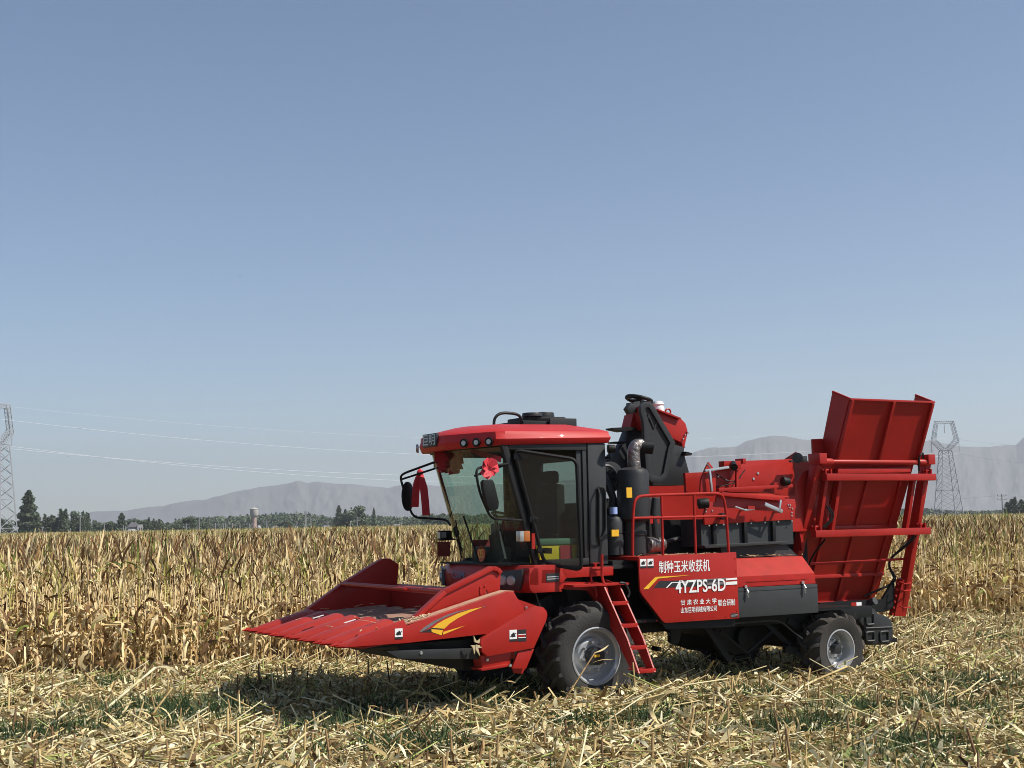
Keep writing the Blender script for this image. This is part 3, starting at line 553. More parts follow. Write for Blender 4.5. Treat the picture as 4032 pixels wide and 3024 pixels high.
# windscreen: bowed sheet
ny, nz = 14, 8; g1 = []; 
for j in range(nz + 1):
    z = 1.80 + (3.24 - 1.80) * j / nz
    for i in range(ny + 1):
        u = i / ny; y = .45 + 1.9 * u; g1.append((apx(z) - .16 * (1 - (2 * u - 1) ** 2) - .01, y, z))
m = MB(); m.add(g1, [(j * (ny + 1) + i, j * (ny + 1) + i + 1, (j + 1) * (ny + 1) + i + 1, (j + 1) * (ny + 1) + i) for j in range(nz) for i in range(ny)])
o = m.build('windscreen', M['glass'], HV)
s = MB(); 
for z in (1.78, 3.25): s.tube([(apx(z) - .16 * (1 - (2 * u - 1) ** 2) - .01, .45 + 1.9 * u, z) for u in [k / 14 for k in range(15)]], .022, 6)
s.build('windscreen_seal', B_, HV)
MB().add([(apx(1.84) + .05, 2.41, 1.84), (.1, 2.41, 1.84), (.1, 2.41, 3.2), (apx(3.2) + .05, 2.41, 3.2)], [(0, 1, 2, 3)]).build('far_window', M['glass'], HV)
MB().add([(.42, .9, 2.35), (.42, 1.9, 2.35), (.42, 1.9, 3.1), (.42, .9, 3.1)], [(0, 1, 2, 3)]).build('rear_window', M['glass'], HV)
# door ajar, hinged on the front pillar
H1 = Vector((-.93, .33, 3.19)); H2 = Vector((-.56, .33, 1.82))
T = Vector(Q('c1', 1770, 515, .02)); Bt = Vector(Q('c1', 1820, 1585, -.02))
dq = rounded([H1, T, Bt, H2 + Vector((.03, 0, -.02))], .09, 5, closed=True)
dr_ = MB().tube(dq, .024, 8, False); dr_.build('door_frame', B_, HV)
MB().add([tuple(p) for p in dq[:-1]], [tuple(range(len(dq) - 1))]).build('door_glass', M['glass_side'], HV)
hg = MB()
for t_ in (.06, .62, .90):
    p = H1.lerp(H2, t_); hg.bar(p + Vector((-.03, 0, 0)), p + Vector((.16, -.03, -.01)), .03, .07).bolts([p + Vector((.05, -.03, 0)), p + Vector((.12, -.04, 0))], .012)
hg.build('door_hinge', B_, HV, .006)
MB().tube([H2.lerp(H1, .5) + Vector((.05, -.02, 0)), H2.lerp(H1, .5) + Vector((.35, -.1, .22))], .008).build('gas_strut', B_, HV)
MB().tube(rounded([(.30, .35, 2.72), (.27, .28, 2.68), (.25, .28, 2.1), (.3, .35, 2.0)], .05), .013, 8).build('grab_handle', B_, HV)
hp = [Q('c1', x, y, .34) for x, y in ((1985, 770), (2045, 800), (2050, 1200), (2000, 1300), (1985, 1250))]
MB().tube(rounded(hp, .08, closed=True), .014, 8, False).build('grab_handle', B_, HV)
# interior
MB().box(-.15, .3, 1.15, 1.7, 1.85, 2.15).box(.18, .32, 1.15, 1.7, 2.1, 2.8).box(.2, .3, 1.25, 1.6, 2.8, 2.98).build('driver_seat', M['seatcloth'], HV, .05)
st = MB().cyl((-.62, 1.42, 1.76), (-.45, 1.42, 2.35), .05, .035)
n = 20; c_ = Vector((-.44, 1.42, 2.38)); ax1 = Vector((0, 1, 0)); ax2 = Vector((.35, 0, .93)).cross(ax1).normalized()
rg_ = [c_ + (ax1 * math.cos(2 * math.pi * k / n) + ax2 * math.sin(2 * math.pi * k / n)) * .19 for k in range(n + 1)]
st.tube(rg_, .016, 6, False).bar(rg_[0], rg_[10], .025).bar(rg_[15], c_, .025); st.build('steering_wheel', B_, HV)
MB().box(-.75, -.55, 1.1, 1.75, 1.76, 2.0).box(-.3, .2, 1.8, 2.1, 1.76, 2.3).box(-.2, .25, .62, .8, 1.76, 2.0).build('dash_console', M['grey'], HV, .03)
MB().box(-.45, .35, 2.3, 2.36, 1.8, 2.08).build('red_reflection_panel', M['darkred'], HV, .02)  # dark red panel standing in for red reflections low in the cab
MB().sheet([(-.85, .9, 2.5), (-.85, 1.03, 2.5), (-.9, 1.03, 2.72), (-.9, .9, 2.72)], .02).tube([(-.78, .96, 2.0), (-.86, .96, 2.5)], .008).tube([(-.72, 1.1, 1.85), (-.86, 1.0, 2.5)], .008).build('inner_mirror', B_, HV)
MB().tube([(-.9, 1.35, 1.84), (-.97, 1.6, 2.4)], .012).tube([(-.8, 2.0, 1.85), (-.93, 1.9, 2.35)], .010).build('wiper', B_, HV)
MB().sheet([(-.72, .95, 1.85), (-.72, 1.3, 1.85), (-.78, 1.25, 2.15), (-.78, 1.0, 2.2)], .03).build('sun_shade', M['grey_light'], HV)
# round sticker on windscreen with 05
sp = Vector(Q('c1', 850, 1425, apx(1.95) - .17, 0))
stk = empty('number_sticker', sp, 0); stk.parent = HV
MB().cyl((0, 0, 0), (-.006, 0, 0), .105, .105, 28).build('disc', mat('orange_red_vinyl', (.62, .07, .02), .45), stk)
lettering('05', .13, .12, (-.008, .065, -.06), 'yellow', stk, .01, u=(0, -1, 0))
# roof
plan = [(.50, .31), (-1.05, .31), (-1.16, .36), (-1.50, 1.02), (-1.53, 1.12), (-1.53, 1.70), (-1.50, 1.80), (-1.18, 2.42), (-1.05, 2.48), (.50, 2.48)]
cx_, cy_ = -.4, 1.4
def ringp(s, z, zf=0., hump=0):
    out = []
    for x, y in plan:
        X = cx_ + (x - cx_) * s[0]; Y = cy_ + (y - cy_) * s[1]; f = max(0, min(1, (-.3 - x) / 1.2))
        out.append((X, Y, z - zf * f))
    return out
MB().loft([ringp((.95, .94), 3.30, .07), ringp((.975, .97), 3.295, .07), ringp((1., 1.), 3.365, .06), ringp((.985, .975), 3.40, .04), ringp((.985, .965), 3.44, .03), ringp((.92, .86), 3.475, .02), ringp((.62, .5), 3.56, .02)]).build('cab_roof', M['red_roof'], HV, .005, 22)
MB().cyl((.2, 1.4, 3.47), (.2, 1.4, 3.53), .42, .38, 32).build('roof_hatch', M['red_roof'], HV, .01)
# badge on the brow
MB().box(-1.55, -1.50, 1.22, 1.60, 3.28, 3.45).build('badge_plate', M['ink'], HV, .01)
lettering('巨明', .33, .14, (-1.552, 1.575, 3.30), 'lens', HV, .01, u=(0, -1, 0))
# brow lights
d1 = Vector((-.34, .66, 0)).normalized(); nrm = Vector((-.66, -.34, 0)).normalized()
for k, t in enumerate((.12, .38, .64)):
    p = Vector((-1.17, .37, 3.30)) + d1 * (t * .72) + nrm * .002 + Vector((0, 0, -.005))
    MB().cyl(p - nrm * .02, p + nrm * .012, .052, .055, 20).build('lamp_bezel', B_, HV); MB().cyl(p - nrm * .0, p + nrm * .016, .042, .03, 20).build('roof_lamp', M['lens'], HV)
for k, t in enumerate((.2, .6)):
    p = Vector((-1.5, 1.8, 3.3)) + Vector((.32, .62, 0)) * t + Vector((-.66, .34, 0)) * .02
    MB().cyl(p, p + Vector((-.66, .34, 0)) * .04, .05, .05, 16).build('roof_lamp', M['lens'], HV)
a = Q('c1', 1028, 210, 1.0); MB().tube([(a[0] + .035 * math.cos(t), a[1], a[2] - .02 + .035 * math.sin(t)) for t in [k * math.pi / 6 for k in range(13)]], .012, 6).box(a[0] - .03, a[0] + .03, a[1] - .02, a[1] + .02, 3.46, a[2] - .04).build('lifting_eye', M['steel'], HV)
# air conditioner on the roof
ac = MB().box(-.25, .55, 1.25, 2.0, 3.46, 3.64); ac.box(-.12, .45, 1.3, 1.9, 3.64, 3.70); ac.build('air_conditioner', B_, HV, .02)
MB().cyl((-.02, 1.4, 3.70), (-.02, 1.4, 3.75), .14, .13, 24).cyl((.3, 1.65, 3.70), (.3, 1.65, 3.78), .16, .15, 24).bar((.14, 1.22, 3.60), (.56, 1.22, 3.60), .02, .15).build('cooling_fan', G_, HV, .006)
am = MB()
for k in range(6): am.bar((.16 + .075 * k, 1.205, 3.54), (.16 + .075 * k, 1.205, 3.67), .012)
am.build('grille', M['grey_light'], HV)
MB().tube(rounded([(-.25, 1.3, 3.55), (-.25, 1.3, 3.72), (-.55, 1.3, 3.74), (-.66, 1.3, 3.66), (-.66, 1.3, 3.50)], .12), .02, 8).build('roof_hose', B_, HV)
a = Q('c1', 2085, 410, .3); MB().cyl((a[0] - .02, a[1], a[2]), (a[0] + .07, a[1] - .03, a[2]), .055, .05, 16).cyl(a, (a[0], a[1], a[2] - .11), .012).bar((.44, .4, a[2] - .11), (a[0] + .03, .3, a[2] - .11), .03).build('side_lamp', B_, HV, .004)
# front bumper with headlights
bp_ = [(-.82, .2), (-.86, .30), (-1.0, .72), (-1.06, 1.1), (-1.06, 1.75), (-1.0, 2.1), (-.82, 2.52), (-.4, 2.55), (-.4, .2)]
MB().loft([[(x + .05, y, 1.45) for x, y in bp_], [(x, y, 1.50) for x, y in bp_], [(x - .01, y, 1.66) for x, y in bp_], [(x + .08, y, 1.78) for x, y in bp_]]).build('front_bumper', M['red'], HV, .008)
def hlight(p0, p1, name='headlight'):
    p0 = Vector(p0); p1 = Vector(p1); u = (p1 - p0); n_ = Vector((u.y, -u.x, 0)).normalized(); 
    if n_.x > 0: n_ = -n_
    t = empty(name, (0, 0, 0)); t.parent = HV
    def pt(a, z, o=0): c = p0 + u * a + n_ * o; return (c.x, c.y, z)
    MB().loft([[pt(-.1, 1.50, o), pt(.9, 1.475, o), pt(1.02, 1.60, o), pt(1.02, 1.74, o), pt(.0, 1.70, o)] for o in (-.02, .02)]).build('housing', M['ink'], t, .006)
    lm = MB()
    for a in (.35, .65): c1 = Vector(pt(a, 1.60, .015)); lm.cyl(c1, c1 + n_ * .03, .068, .055, 18)
    lm.each('lens', M['lens'], t)
hlight((-1.02, .72, 0), (-.875, .28, 0)); hlight((-1.02, 2.1, 0), (-.86, 2.46, 0))
lettering('GIM', .34, .10, (-1.072, 1.75, 1.60), 'bluegrey', HV, .01, u=(0, -1, 0))
MB().box(-1.0, -.55, .5, 2.2, 1.78, 1.80).build('cowl', B_, HV)
# mirrors
t = empty('mirror', (0, 0, 0)); t.parent = HV; t['label'] = 'black mirror on the near side with a red bow'
xa = -1.15
def mx(x, y, X=-1.2): return Q('c1', x, y, X, 0)
hn = Vector((-1.0, .36, 3.02))
fr1 = rounded([hn, Vector(Q('c1', 790, 600, .05)), Vector(Q('c1', 830, 830, .05)), Vector(Q('c1', 940, 1085, .08)), Vector(Q('c1', 1235, 1105, .30))], .10)
MB().tube(fr1, .016, 8).tube([Q('c1', 1065, 572, .36), Q('c1', 785, 672, .05)], .014, 8).build('mirror_arm', B_, t)
mp = [Q('c1', x, y, .0) for x, y in ((835, 735), (850, 712), (930, 708), (950, 740), (995, 930), (990, 990), (960, 1010), (905, 1012), (880, 960), (838, 790))]
MB().loft([[tuple(np.array(p)) for p in mp], [(p[0] + .01, p[1] - .05, p[2]) for p in mp]]).build('mirror_head', B_, t, .012)
t = empty('mirror', (0, 0, 0)); t.parent = HV; t['label'] = 'black mirror reaching out on the far side'
fa = Vector((-.98, 2.45, 3.0))
fr2 = rounded([Vector(Q('c1', 395, 540, 2.45)), Vector(Q('c1', 80, 655, 2.75)), Vector(Q('c1', 65, 700, 2.8)), Vector(Q('c1', 185, 1075, 2.8)), Vector(Q('c1', 510, 1095, 2.6)), Vector(Q('c1', 548, 1150, 2.5))], .10)
MB().tube(fr2, .016, 8).tube([Q('c1', 405, 600, 2.45), Q('c1', 82, 705, 2.8)], .014, 8).box(*[v for pr in zip([c - .03 for c in Q('c1', 415, 570, 2.45)], [c + .03 for c in Q('c1', 415, 570, 2.45)]) for v in pr]).build('mirror_arm', B_, t)
ml = Vector(Q('c1', 148, 870, 2.75))
rg2 = []
for k, x in enumerate((-.02, .03)):
    rg2.append([(ml.x + x + .10 * math.cos(a), ml.y + .05 * k + .03 * math.cos(a) + .02, ml.z + .20 * math.sin(a) - .16 * 0 ) for a in [2 * math.pi * i / 20 for i in range(20)]])
MB().loft(rg2).build('mirror_head', B_, t, .004)
# side marker lamps
for nm, cc, yy in (('far_marker', (440, 1195, 550, 1310), 2.5),):
    t = empty('marker_lamp', (0, 0, 0)); t.parent = HV; p0 = Q('c1', 440, 1300, 2.55); p1 = Q('c1', 550, 1200, 2.55)
    MB().box(p0[0], p1[0], 2.5, 2.6, p0[2], p1[2]).build('lamp_body', B_, t, .02); MB().box(p0[0] - .012, p0[0], 2.50, 2.58, p0[2] + .03, p1[2] - .02).box(p0[0] + .01, p0[0] + .08, 2.49, 2.5, p0[2] + .04, p1[2] - .02).build('lamp_lens', M['lens'], t)
    MB().tube([(p1[0], 2.55, p0[2] + .02), Q('c1', 620, 1290, 2.45), Q('c1', 630, 1200, 2.45)], .014).build('lamp_arm', B_, t)
    a = Q('c1', 420, 1455, 2.55); b = Q('c1', 540, 1310, 2.55); MB().box(a[0], b[0], 2.53, 2.54, a[2], b[2]).build('reflector_flap', mat('red_rubber', (.22, .03, .02), .6), t)
t = empty('marker_lamp', (0, 0, 0)); t.parent = HV; a = Q('c1', 1215, 1310, .28); b = Q('c1', 1300, 1205, .28)
MB().box(a[0], a[0] + .06, .26, .36, a[2], b[2]).build('lamp_lens', M['lens'], t, .01); MB().box(a[0] + .06, b[0] + .02, .26, .36, a[2], b[2]).build('amber_lens', M['amber'], t, .01)
MB().box(Q('c1', 1330, 1235, .33)[0], Q('c1', 1360, 1235, .33)[0], .31, .325, Q('c1', 1370, 1380, .33)[2], Q('c1', 1330, 1230, .33)[2]).build('pillar_sticker', M['red'], HV)
# ================================================================== HEADER (part of the harvester)
hd = empty('corn_header', (0, 0, 0)); hd.parent = HV
NS = 6; Y0, Y1 = -.3, 3.08; pitch_ = (Y1 - Y0) / 7
XT = -3.45
def snout(yc, w_, name='snout', near=False, far=False):
    rings = []
    secs = [(-3.46, .03, 1.005, .015), (-3.33, .20, 1.035, .045), (-3.2, .40, 1.075, .09), (-3.0, .47, 1.13, .12), (-2.64, .485, 1.225, .13), (-2.58, .485, 1.215, .12), (-2.55, .47, 1.17, .09)]
    n = 12
    for x, ww, zt, hh in secs:
        ww = min(ww, w_) if ww > .1 else ww; top = []
        for k in range(n + 1):
            u = k / n * 2 - 1; s_ = max(0., 1 - abs(u) ** 2.2); top.append((x, yc + u * ww / 2, zt - hh + hh * s_ ** .75))
        bot = [(x + (.04 if x < -3.3 else 0), yc + ww / 2, zt - hh - .02), (x + (.04 if x < -3.3 else 0), yc - ww / 2, zt - hh - .02)]
        rings.append(top + bot)
    return MB().loft(rings).build(name, M['red'], hd, ang=40)
for k in range(7):
    yc = Y0 + .02 + pitch_ * (k + .5); snout(yc, pitch_ * 1.0)
tb = MB()
for k in range(7): yc = Y0 + .02 + pitch_ * (k + .5); tb.cyl((-3.52, yc, 1.0), (-3.42, yc, 1.008), .006, .03, 8).bolts([(-3.36, yc + .03, 1.02)], .012, (0, 0, 1), .012)
tb.each('snout_tip', M['red_dusty'], hd)
ga = MB()
for k in range(7):
    yc = Y0 + .02 + pitch_ * (k + .5)
    ga.loft([[(x, yc - .19, z - .10), (x, yc - .17, z), (x, yc - .05, z + .035), (x, yc + .05, z + .035), (x, yc + .17, z), (x, yc + .19, z - .10)] for x, z in ((-2.6, 1.15), (-2.1, 1.17), (-1.55, 1.20))])
ga.build('row_cover', mat('dusty_row_cover', (.20, .06, .05), .7, var=.3, vscale=6, dust=.5), hd, .004)
gb = MB()
for k in range(6):
    yc = Y0 + .02 + pitch_ * (k + 1); gb.box(-2.55, -1.4, yc - .09, yc + .09, 1.02, 1.06)
gb.box(-3.15, -2.5, -.2, 3.0, .96, .985)
gb.build('gathering_unit', B_, hd)
MB().prism([(-1.38, .72), (-1.38, 1.45), (-1.3, 1.5), (-1.22, 1.5), (-1.22, .72)], -.1, 2.95).build('back_wall', R_, hd, .006)
MB().prism([(-2.5, .98), (-1.3, .80), (-1.3, .70), (-2.5, .90)], -.15, 3.0).build('header_floor', B_, hd)
au = MB(); au.cyl((-1.55, -.1, 1.02), (-1.55, 3.0, 1.02), .09, .09, 16)
pts = []
for i in range(140):
    a = i * .55; y = -.05 + i * (3.0 / 140); pts.append((-1.55 + .15 * math.cos(a), y, 1.02 + .15 * math.sin(a)))
au.tube(pts, .012, 5); au.build('auger', mat('shaded_auger_red', (.06, .01, .01), .6, var=.3), hd)  # shade inside the header is put into this very dark red
MB().tube([(-2.03, -.08, 1.52), (-2.03, 3.08, 1.52)], .035, 12).bar((-2.1, 1.0, 1.53), (-2.1, 3.0, 1.53), .05, .02).build('cross_tube', M['red'], hd)
MB().bar((-1.1, .6, .9), (-.3, .8, 1.2), .5, .45).bar((-1.3, 1.3, .95), (.2, 1.4, 1.3), .8, .5).build('feeder_house', B_, hd)
# near side panel
npan = XZ('c4', [(1265, 1102)], -.3) + XZ('c5', [(0, 1055), (920, 950), (1292, 718), (1160, 500), (1085, 498), (200, 795)], -.3) + XZ('c4', [(1930, 868), (1900, 800), (1420, 985)], -.3)
MB().prism(npan, -.32, -.29).build('divider_panel', M['red'], hd, .004)
MB().prism([(-2.62, 1.02), (-2.60, 1.20), (-3.0, 1.125), (-3.35, 1.02), (-3.40, .995)], -.30, -.24).build('panel_fold', M['red'], hd)
# dusty lip on top of near panel
lp = [Q('c5', x, y, -.29) for x, y in ((-30, 860), (200, 792), (880, 560), (1085, 496), (1160, 498))]
l_ = MB()
for i in range(len(lp) - 1): l_.bar(Vector(lp[i]) + Vector((0, .06, .005)), Vector(lp[i + 1]) + Vector((0, .06, .005)), .16, .015)
l_.build('panel_lip', mat('straw_dusted_red', (.42, .06, .045), .8, var=.3, vscale=12, dust=.9, dustcol=(.5, .38, .24, 1)), hd)
# tall divider plates on both sides
nt1 = [(p[0], p[2]) for p in [Q('c4', 1930, 860, -.1), Q('c5', 420, 480, -.1), Q('c5', 930, 222, -.1), Q('c5', 975, 228, -.1), Q('c5', 1020, 275, -.1), Q('c5', 1010, 500, -.1), Q('c5', 910, 560, -.1), Q('c5', 860, 470, -.1), Q('c5', 830, 575, -.1), Q('c5', 100, 800, -.1)]]
MB().prism(nt1, -.12, -.09).build('tall_divider', M['red'], hd, .004)
l_ = MB(); ll = [Q('c4', 1930, 858, -.12), Q('c5', 420, 478, -.12), Q('c5', 930, 222, -.12), Q('c5', 985, 232, -.12), Q('c5', 1022, 275, -.12)]
for i in range(len(ll) - 1): l_.bar(Vector(ll[i]) + Vector((0, .02, -.02)), Vector(ll[i + 1]) + Vector((0, .02, -.02)), .10, .05)
l_.bolts([Q('c5', 805, 455, -.12), Q('c5', 855, 437, -.12)], .016).bar(Q('c5', 800, 470, -.125), Q('c5', 815, 570, -.125), .012, .012); l_.build('divider_flange', M['red'], hd, .004)
ft1 = XZ('c4', [(870, 712), (1250, 432), (1690, 158), (1755, 155), (1850, 220), (1838, 432), (2212, 560), (2100, 760), (1200, 752), (1050, 752)], 3.02)
MB().prism(ft1, 3.02, 3.05).build('tall_divider', R_, hd, .004)
l_ = MB(); ll = [(q_[0], 3.05, q_[2]) for q_ in [Q('c4', x, y, 3.02) for x, y in ((870, 712), (1250, 432), (1690, 158), (1755, 155), (1850, 220))]]
for i in range(len(ll) - 1): l_.bar(Vector(ll[i]) + Vector((0, .04, 0)), Vector(ll[i + 1]) + Vector((0, .04, 0)), .12, .05)
l_.build('divider_flange', R_, hd, .004)
# side gearbox shield
sh = XZ('c5', [(800, 1040), (820, 1005), (920, 945), (1285, 722), (1330, 685), (1415, 655), (1485, 665), (1522, 705), (1532, 750), (1520, 810), (1450, 965), (1385, 1112), (880, 1202), (820, 1150)], -.36)
MB().prism(sh, -.37, -.30).build('drive_shield', M['red'], hd, .006)
MB().prism(XZ('c5', [(1170, 600), (1215, 582), (1420, 655), (1300, 720), (1270, 690)], -.2), -.22, -.05).build('shield_top', M['red'], hd)
MB().prism(XZ('c5', [(1215, 1150), (1388, 1120), (1300, 1335), (1145, 1332)], -.34), -.35, -.32).prism(XZ('c5', [(1160, 1335), (1290, 1330), (1260, 1390), (1180, 1385)], -.28), -.29, -.25).build('skid_guard', M['red'], hd, .003)
MB().prism(XZ('c5', [(800, 1190), (1130, 1155), (1120, 1300), (820, 1340)], -.28), -.30, -.1).prism(XZ('c5', [(800, 1335), (1110, 1280), (1110, 1310), (820, 1360)], -.32), -.34, -.1).build('skid_plate', M['red'], hd, .004)
MB().bolts([Q('c5', 1305, 675, -.23), Q('c5', 880, 1240, -.31), Q('c5', 1130, 1300, -.35)], .022).bolts([Q('c5', 160, 1165, -.27)], .022).build('bolt_heads', M['steel'], hd)
MB().prism([Q('c4', 1700, 1140, -.25)[::2], Q('c4', 1850, 1228, -.25)[::2], Q('c5', 780, 1232, -.25)[::2], Q('c5', 800, 1110, -.25)[::2], Q('c5', 60, 1130, -.25)[::2]], -.27, -.2).build('side_beam', M['grey'], hd, .008)
MB().box(-2.75, -1.7, -.15, 3.0, .84, .98).box(-1.85, -1.25, 0, 3.0, .62, .9).build('header_underside', B_, hd)
kn = MB()
for k in range(12): kn.cyl((-2.4, .1 + k * .26, .82), (-2.35, .1 + k * .26, .62), .03, .02, 6)

decal('c5', [[(282, 890), (412, 900), (470, 845), (560, 785), (690, 720), (835, 662), (700, 690), (560, 735), (420, 800), (340, 845)], [(272, 905), (398, 915), (382, 972), (275, 935)], [(400, 935), (640, 866), (400, 965)]], -.321, 'yellow', parent=hd)
decal('c5', [[(145, 930), (190, 885), (300, 815), (450, 745), (560, 710), (720, 683), (560, 722), (430, 775), (320, 835), (230, 900), (150, 940)], [(830, 660), (875, 650), (835, 668)]], -.321, 'ashvinyl', parent=hd)
decal('c5', [[(150, 940), (282, 892), (400, 905), (388, 975), (270, 940)]], -.3205, 'ink', parent=hd, th=.0015)
warning('c4', 1810, 900, 1895, 1010, -.321, hd); warning('c5', 1122, 915, 1205, 1035, -.371, hd); warning('c5', 1210, 912, 1308, 1035, -.371, hd, dark=True)
dz = MB(); dz.box(*[v for pr in zip(Q('c5', 1210, 990, -.376), [a_ + b_ for a_, b_ in zip(Q('c5', 1210, 990, -.376), (.10, .002, .022))]) for v in pr]); dz.build('label_band', M['red'], hd)
for x0_, y0_ in ((975, 795), (1320, 845)):
    p = Q('c4', x0_, y0_, 1.18, 2); MB().bar((p[0] - .07, p[1], p[2] + .012), (p[0] + .07, p[1] + .0, p[2] + .045), .035, .006).build('paper_tag', M['white'], hd)
# ================================================================== things on the machine
def W(p): return tuple(ORG + AX * p[0] + AY * p[1] + AZ * p[2])
def ribbon_strip(mb, pts, w_, wdir=(1, 0, 0)):
    a = [Vector(p) for p in pts]; wv = Vector(wdir).normalized() * w_ / 2; n = len(a)
    fv = Vector(wdir).cross(Vector((0, 0, 1))).normalized() * .003
    rings = [[tuple(p - wv * (.5 + .5 * min(1, i)) - fv), tuple(p + wv * (.5 + .5 * min(1, i)) - fv), tuple(p + wv * (.5 + .5 * min(1, i)) + fv), tuple(p - wv * (.5 + .5 * min(1, i)) + fv)] for i, p in enumerate(a)]
    mb.loft(rings)
def topthing(name, mb, m, label, cat, group=None, **kw):
    o = mb.build(name, m, None, **kw); o.location = ORG; o.rotation_euler = (0, 0, math.radians(30)); return tag(o, label, cat, group)
rbm = MB()
ribbon_strip(rbm, [Q('c1', 245, 640, 2.75), Q('c1', 225, 740, 2.73), Q('c1', 212, 860, 2.74), Q('c1', 208, 975, 2.76)], .13, (1, .3, 0))
ribbon_strip(rbm, [Q('c1', 262, 640, 2.75), Q('c1', 290, 780, 2.72), Q('c1', 305, 920, 2.74), Q('c1', 315, 1055, 2.76)], .13, (1, .2, 0))
rbm.tube([Q('c1', 240, 625, 2.76), Q('c1', 275, 650, 2.72)], .04, 8)
topthing('ribbon', rbm, M['ribbon'], 'long red ribbon with two tails tied to the far mirror arm', 'ribbon')
def bow(name, c, s, label, n=9, seed=1, drape=None):
    r_ = random.Random(seed); mb = MB(); c = Vector(c)
    for k in range(n):
        a = 2 * math.pi * k / n + r_.uniform(-.4, .4); d = Vector((math.cos(a), r_.uniform(-.45, .1), math.sin(a))); e = c + d * s * r_.uniform(.7, 1.0)
        sd = Vector((-math.sin(a), r_.uniform(-.4, .2), math.cos(a))) * s * r_.uniform(.22, .32); m1 = c + d * s * .5 + Vector((0, -s * .35, 0))
        mb.sheet([c + sd * .3, m1 + sd * 1.5, e + sd * .9, e - sd * .5, m1 - sd * .2], .006).sheet([c - sd * .3, m1 + sd * .3, e + sd * .2, e - sd * 1.1, m1 - sd * 1.5], .006)
    mb.cyl(c + Vector((0, -.02, 0)), c + Vector((0, .03, 0)), s * .2, s * .15, 8)
    return topthing(name, mb, M['ribbon'], label, 'bow')
bow('ribbon_bow', Q('c1', 915, 600, .12), .145, 'crumpled red bow tied on the near mirror arm', n=7, seed=5)
bw = MB(); r_ = random.Random(4)
for k in range(16):
    p = Vector(Q('c1', 440 + r_.random() * 190, 425 + r_.random() * 40, 2.0 - r_.random() * .3)); q_ = p + Vector((r_.uniform(-.08, .08), r_.uniform(-.05, .05), -.12 - r_.random() * .16)); o_ = Vector((.09, .05 * r_.uniform(-1, 1), .01))
    bw.sheet([p - o_, p + o_, q_ + o_ * .9 + Vector((0, -.03, 0)), q_ - o_], .006)
ribbon_strip(bw, [Q('c1', 700, 412, 1.5), Q('c1', 850, 460, .9), Q('c1', 1040, 515, .42)], .07, (.1, 0, 1))
topthing('ribbon_cloth', bw, mat('red_cloth_deep', (.42, .02, .03), .7, var=.2), 'bunched red cloth hanging under the front edge of the cab roof', 'cloth')
tb_ = empty('toolbox', W((-.22, .62, 1.765)), math.radians(30)); tag(tb_, 'yellow plastic toolbox with green lid inside the cab door', 'toolbox')
MB().prism([(-.26, 0), (-.20, 0), (-.18, .06), (.17, .06), (.19, 0), (.26, 0), (.29, .25), (-.29, .25)], -.13, .13).build('box_body', M['yellowbox'], tb_, .01)
MB().box(-.30, .30, -.145, .145, .25, .33).build('lid', M['greenlid'], tb_, .02)
lbm = MB().box(.02, .2, -.142, -.136, .07, .24).build('label', M['darkred'], tb_); 
hk = topthing('corn_husk', MB().sheet([Q('c5', x, y, -.38) for x, y in ((730, 975), (765, 1040), (800, 1010), (790, 1060), (740, 1045))], .02).sheet([Q('c5', x, y, -.39) for x, y in ((700, 1080), (800, 1080), (750, 1120), (740, 1180), (722, 1110))], .02).sheet([Q('c5', x, y, -.40) for x, y in ((760, 1070), (825, 1105), (780, 1110), (800, 1200), (750, 1120))], .015), mat('husk', (.55, .44, .26), .8, var=.2), 'torn dry husk caught on the side of the header', 'husk')
sw = MB(); r_ = random.Random(9)
for k in range(26):
    p = Vector((2.7 + r_.random() * .95, .3 + r_.random() * .3, 1.785)); sw.bar(p, p + Vector((r_.uniform(-.2, .2), r_.uniform(-.1, .1), r_.random() * .03)), .012, .006)
topthing('straw_litter', sw, mat('loose_straw', (.58, .45, .25), .8, var=.3), 'loose straw scattered on top of the rear hood', 'straw')['kind'] = 'stuff'
sw = MB()
for k in range(40):
    t_ = r_.random(); p = Vector(Q('c5', -30 + t_ * 300, 850 - t_ * 85, -.2)) + Vector((0, r_.uniform(-.05, .08), .02)); sw.bar(p, p + Vector((r_.uniform(-.08, .08), r_.uniform(-.08, .08), r_.random() * .03)), .014, .006)
topthing('straw_litter', sw, mat('loose_straw_pale', (.62, .5, .32), .8, var=.3), 'straw bits lodged in the fold behind the header side panel', 'straw')['kind'] = 'stuff'

sw = MB(); r_ = random.Random(21)
for k in range(36):
    x = r_.uniform(-3.1, -1.6); y = r_.uniform(-.1, 2.9); zz = 1.21 + .04 * (x + 2.6) + .015
    if x < -2.6: zz = 1.23 + (x + 2.6) * .24
    p = Vector((x, y, zz)); sw.bar(p, p + Vector((r_.uniform(-.12, .12), r_.uniform(-.08, .08), r_.uniform(-.005, .03))), .013, .004)
topthing('straw_litter', sw, bpy.data.materials['loose_straw'], 'dry leaf bits lying on the red snouts of the header', 'straw')['kind'] = 'stuff'
sw = MB()
for k in range(30):
    p = Vector((r_.uniform(.75, 2.15), r_.uniform(.06, .35), 1.852)); sw.bar(p, p + Vector((r_.uniform(-.1, .1), r_.uniform(-.06, .06), r_.uniform(0, .02))), .012, .004)
topthing('straw_litter', sw, bpy.data.materials['loose_straw'], 'dry leaf bits on the walkway behind the guard rail', 'straw')['kind'] = 'stuff'
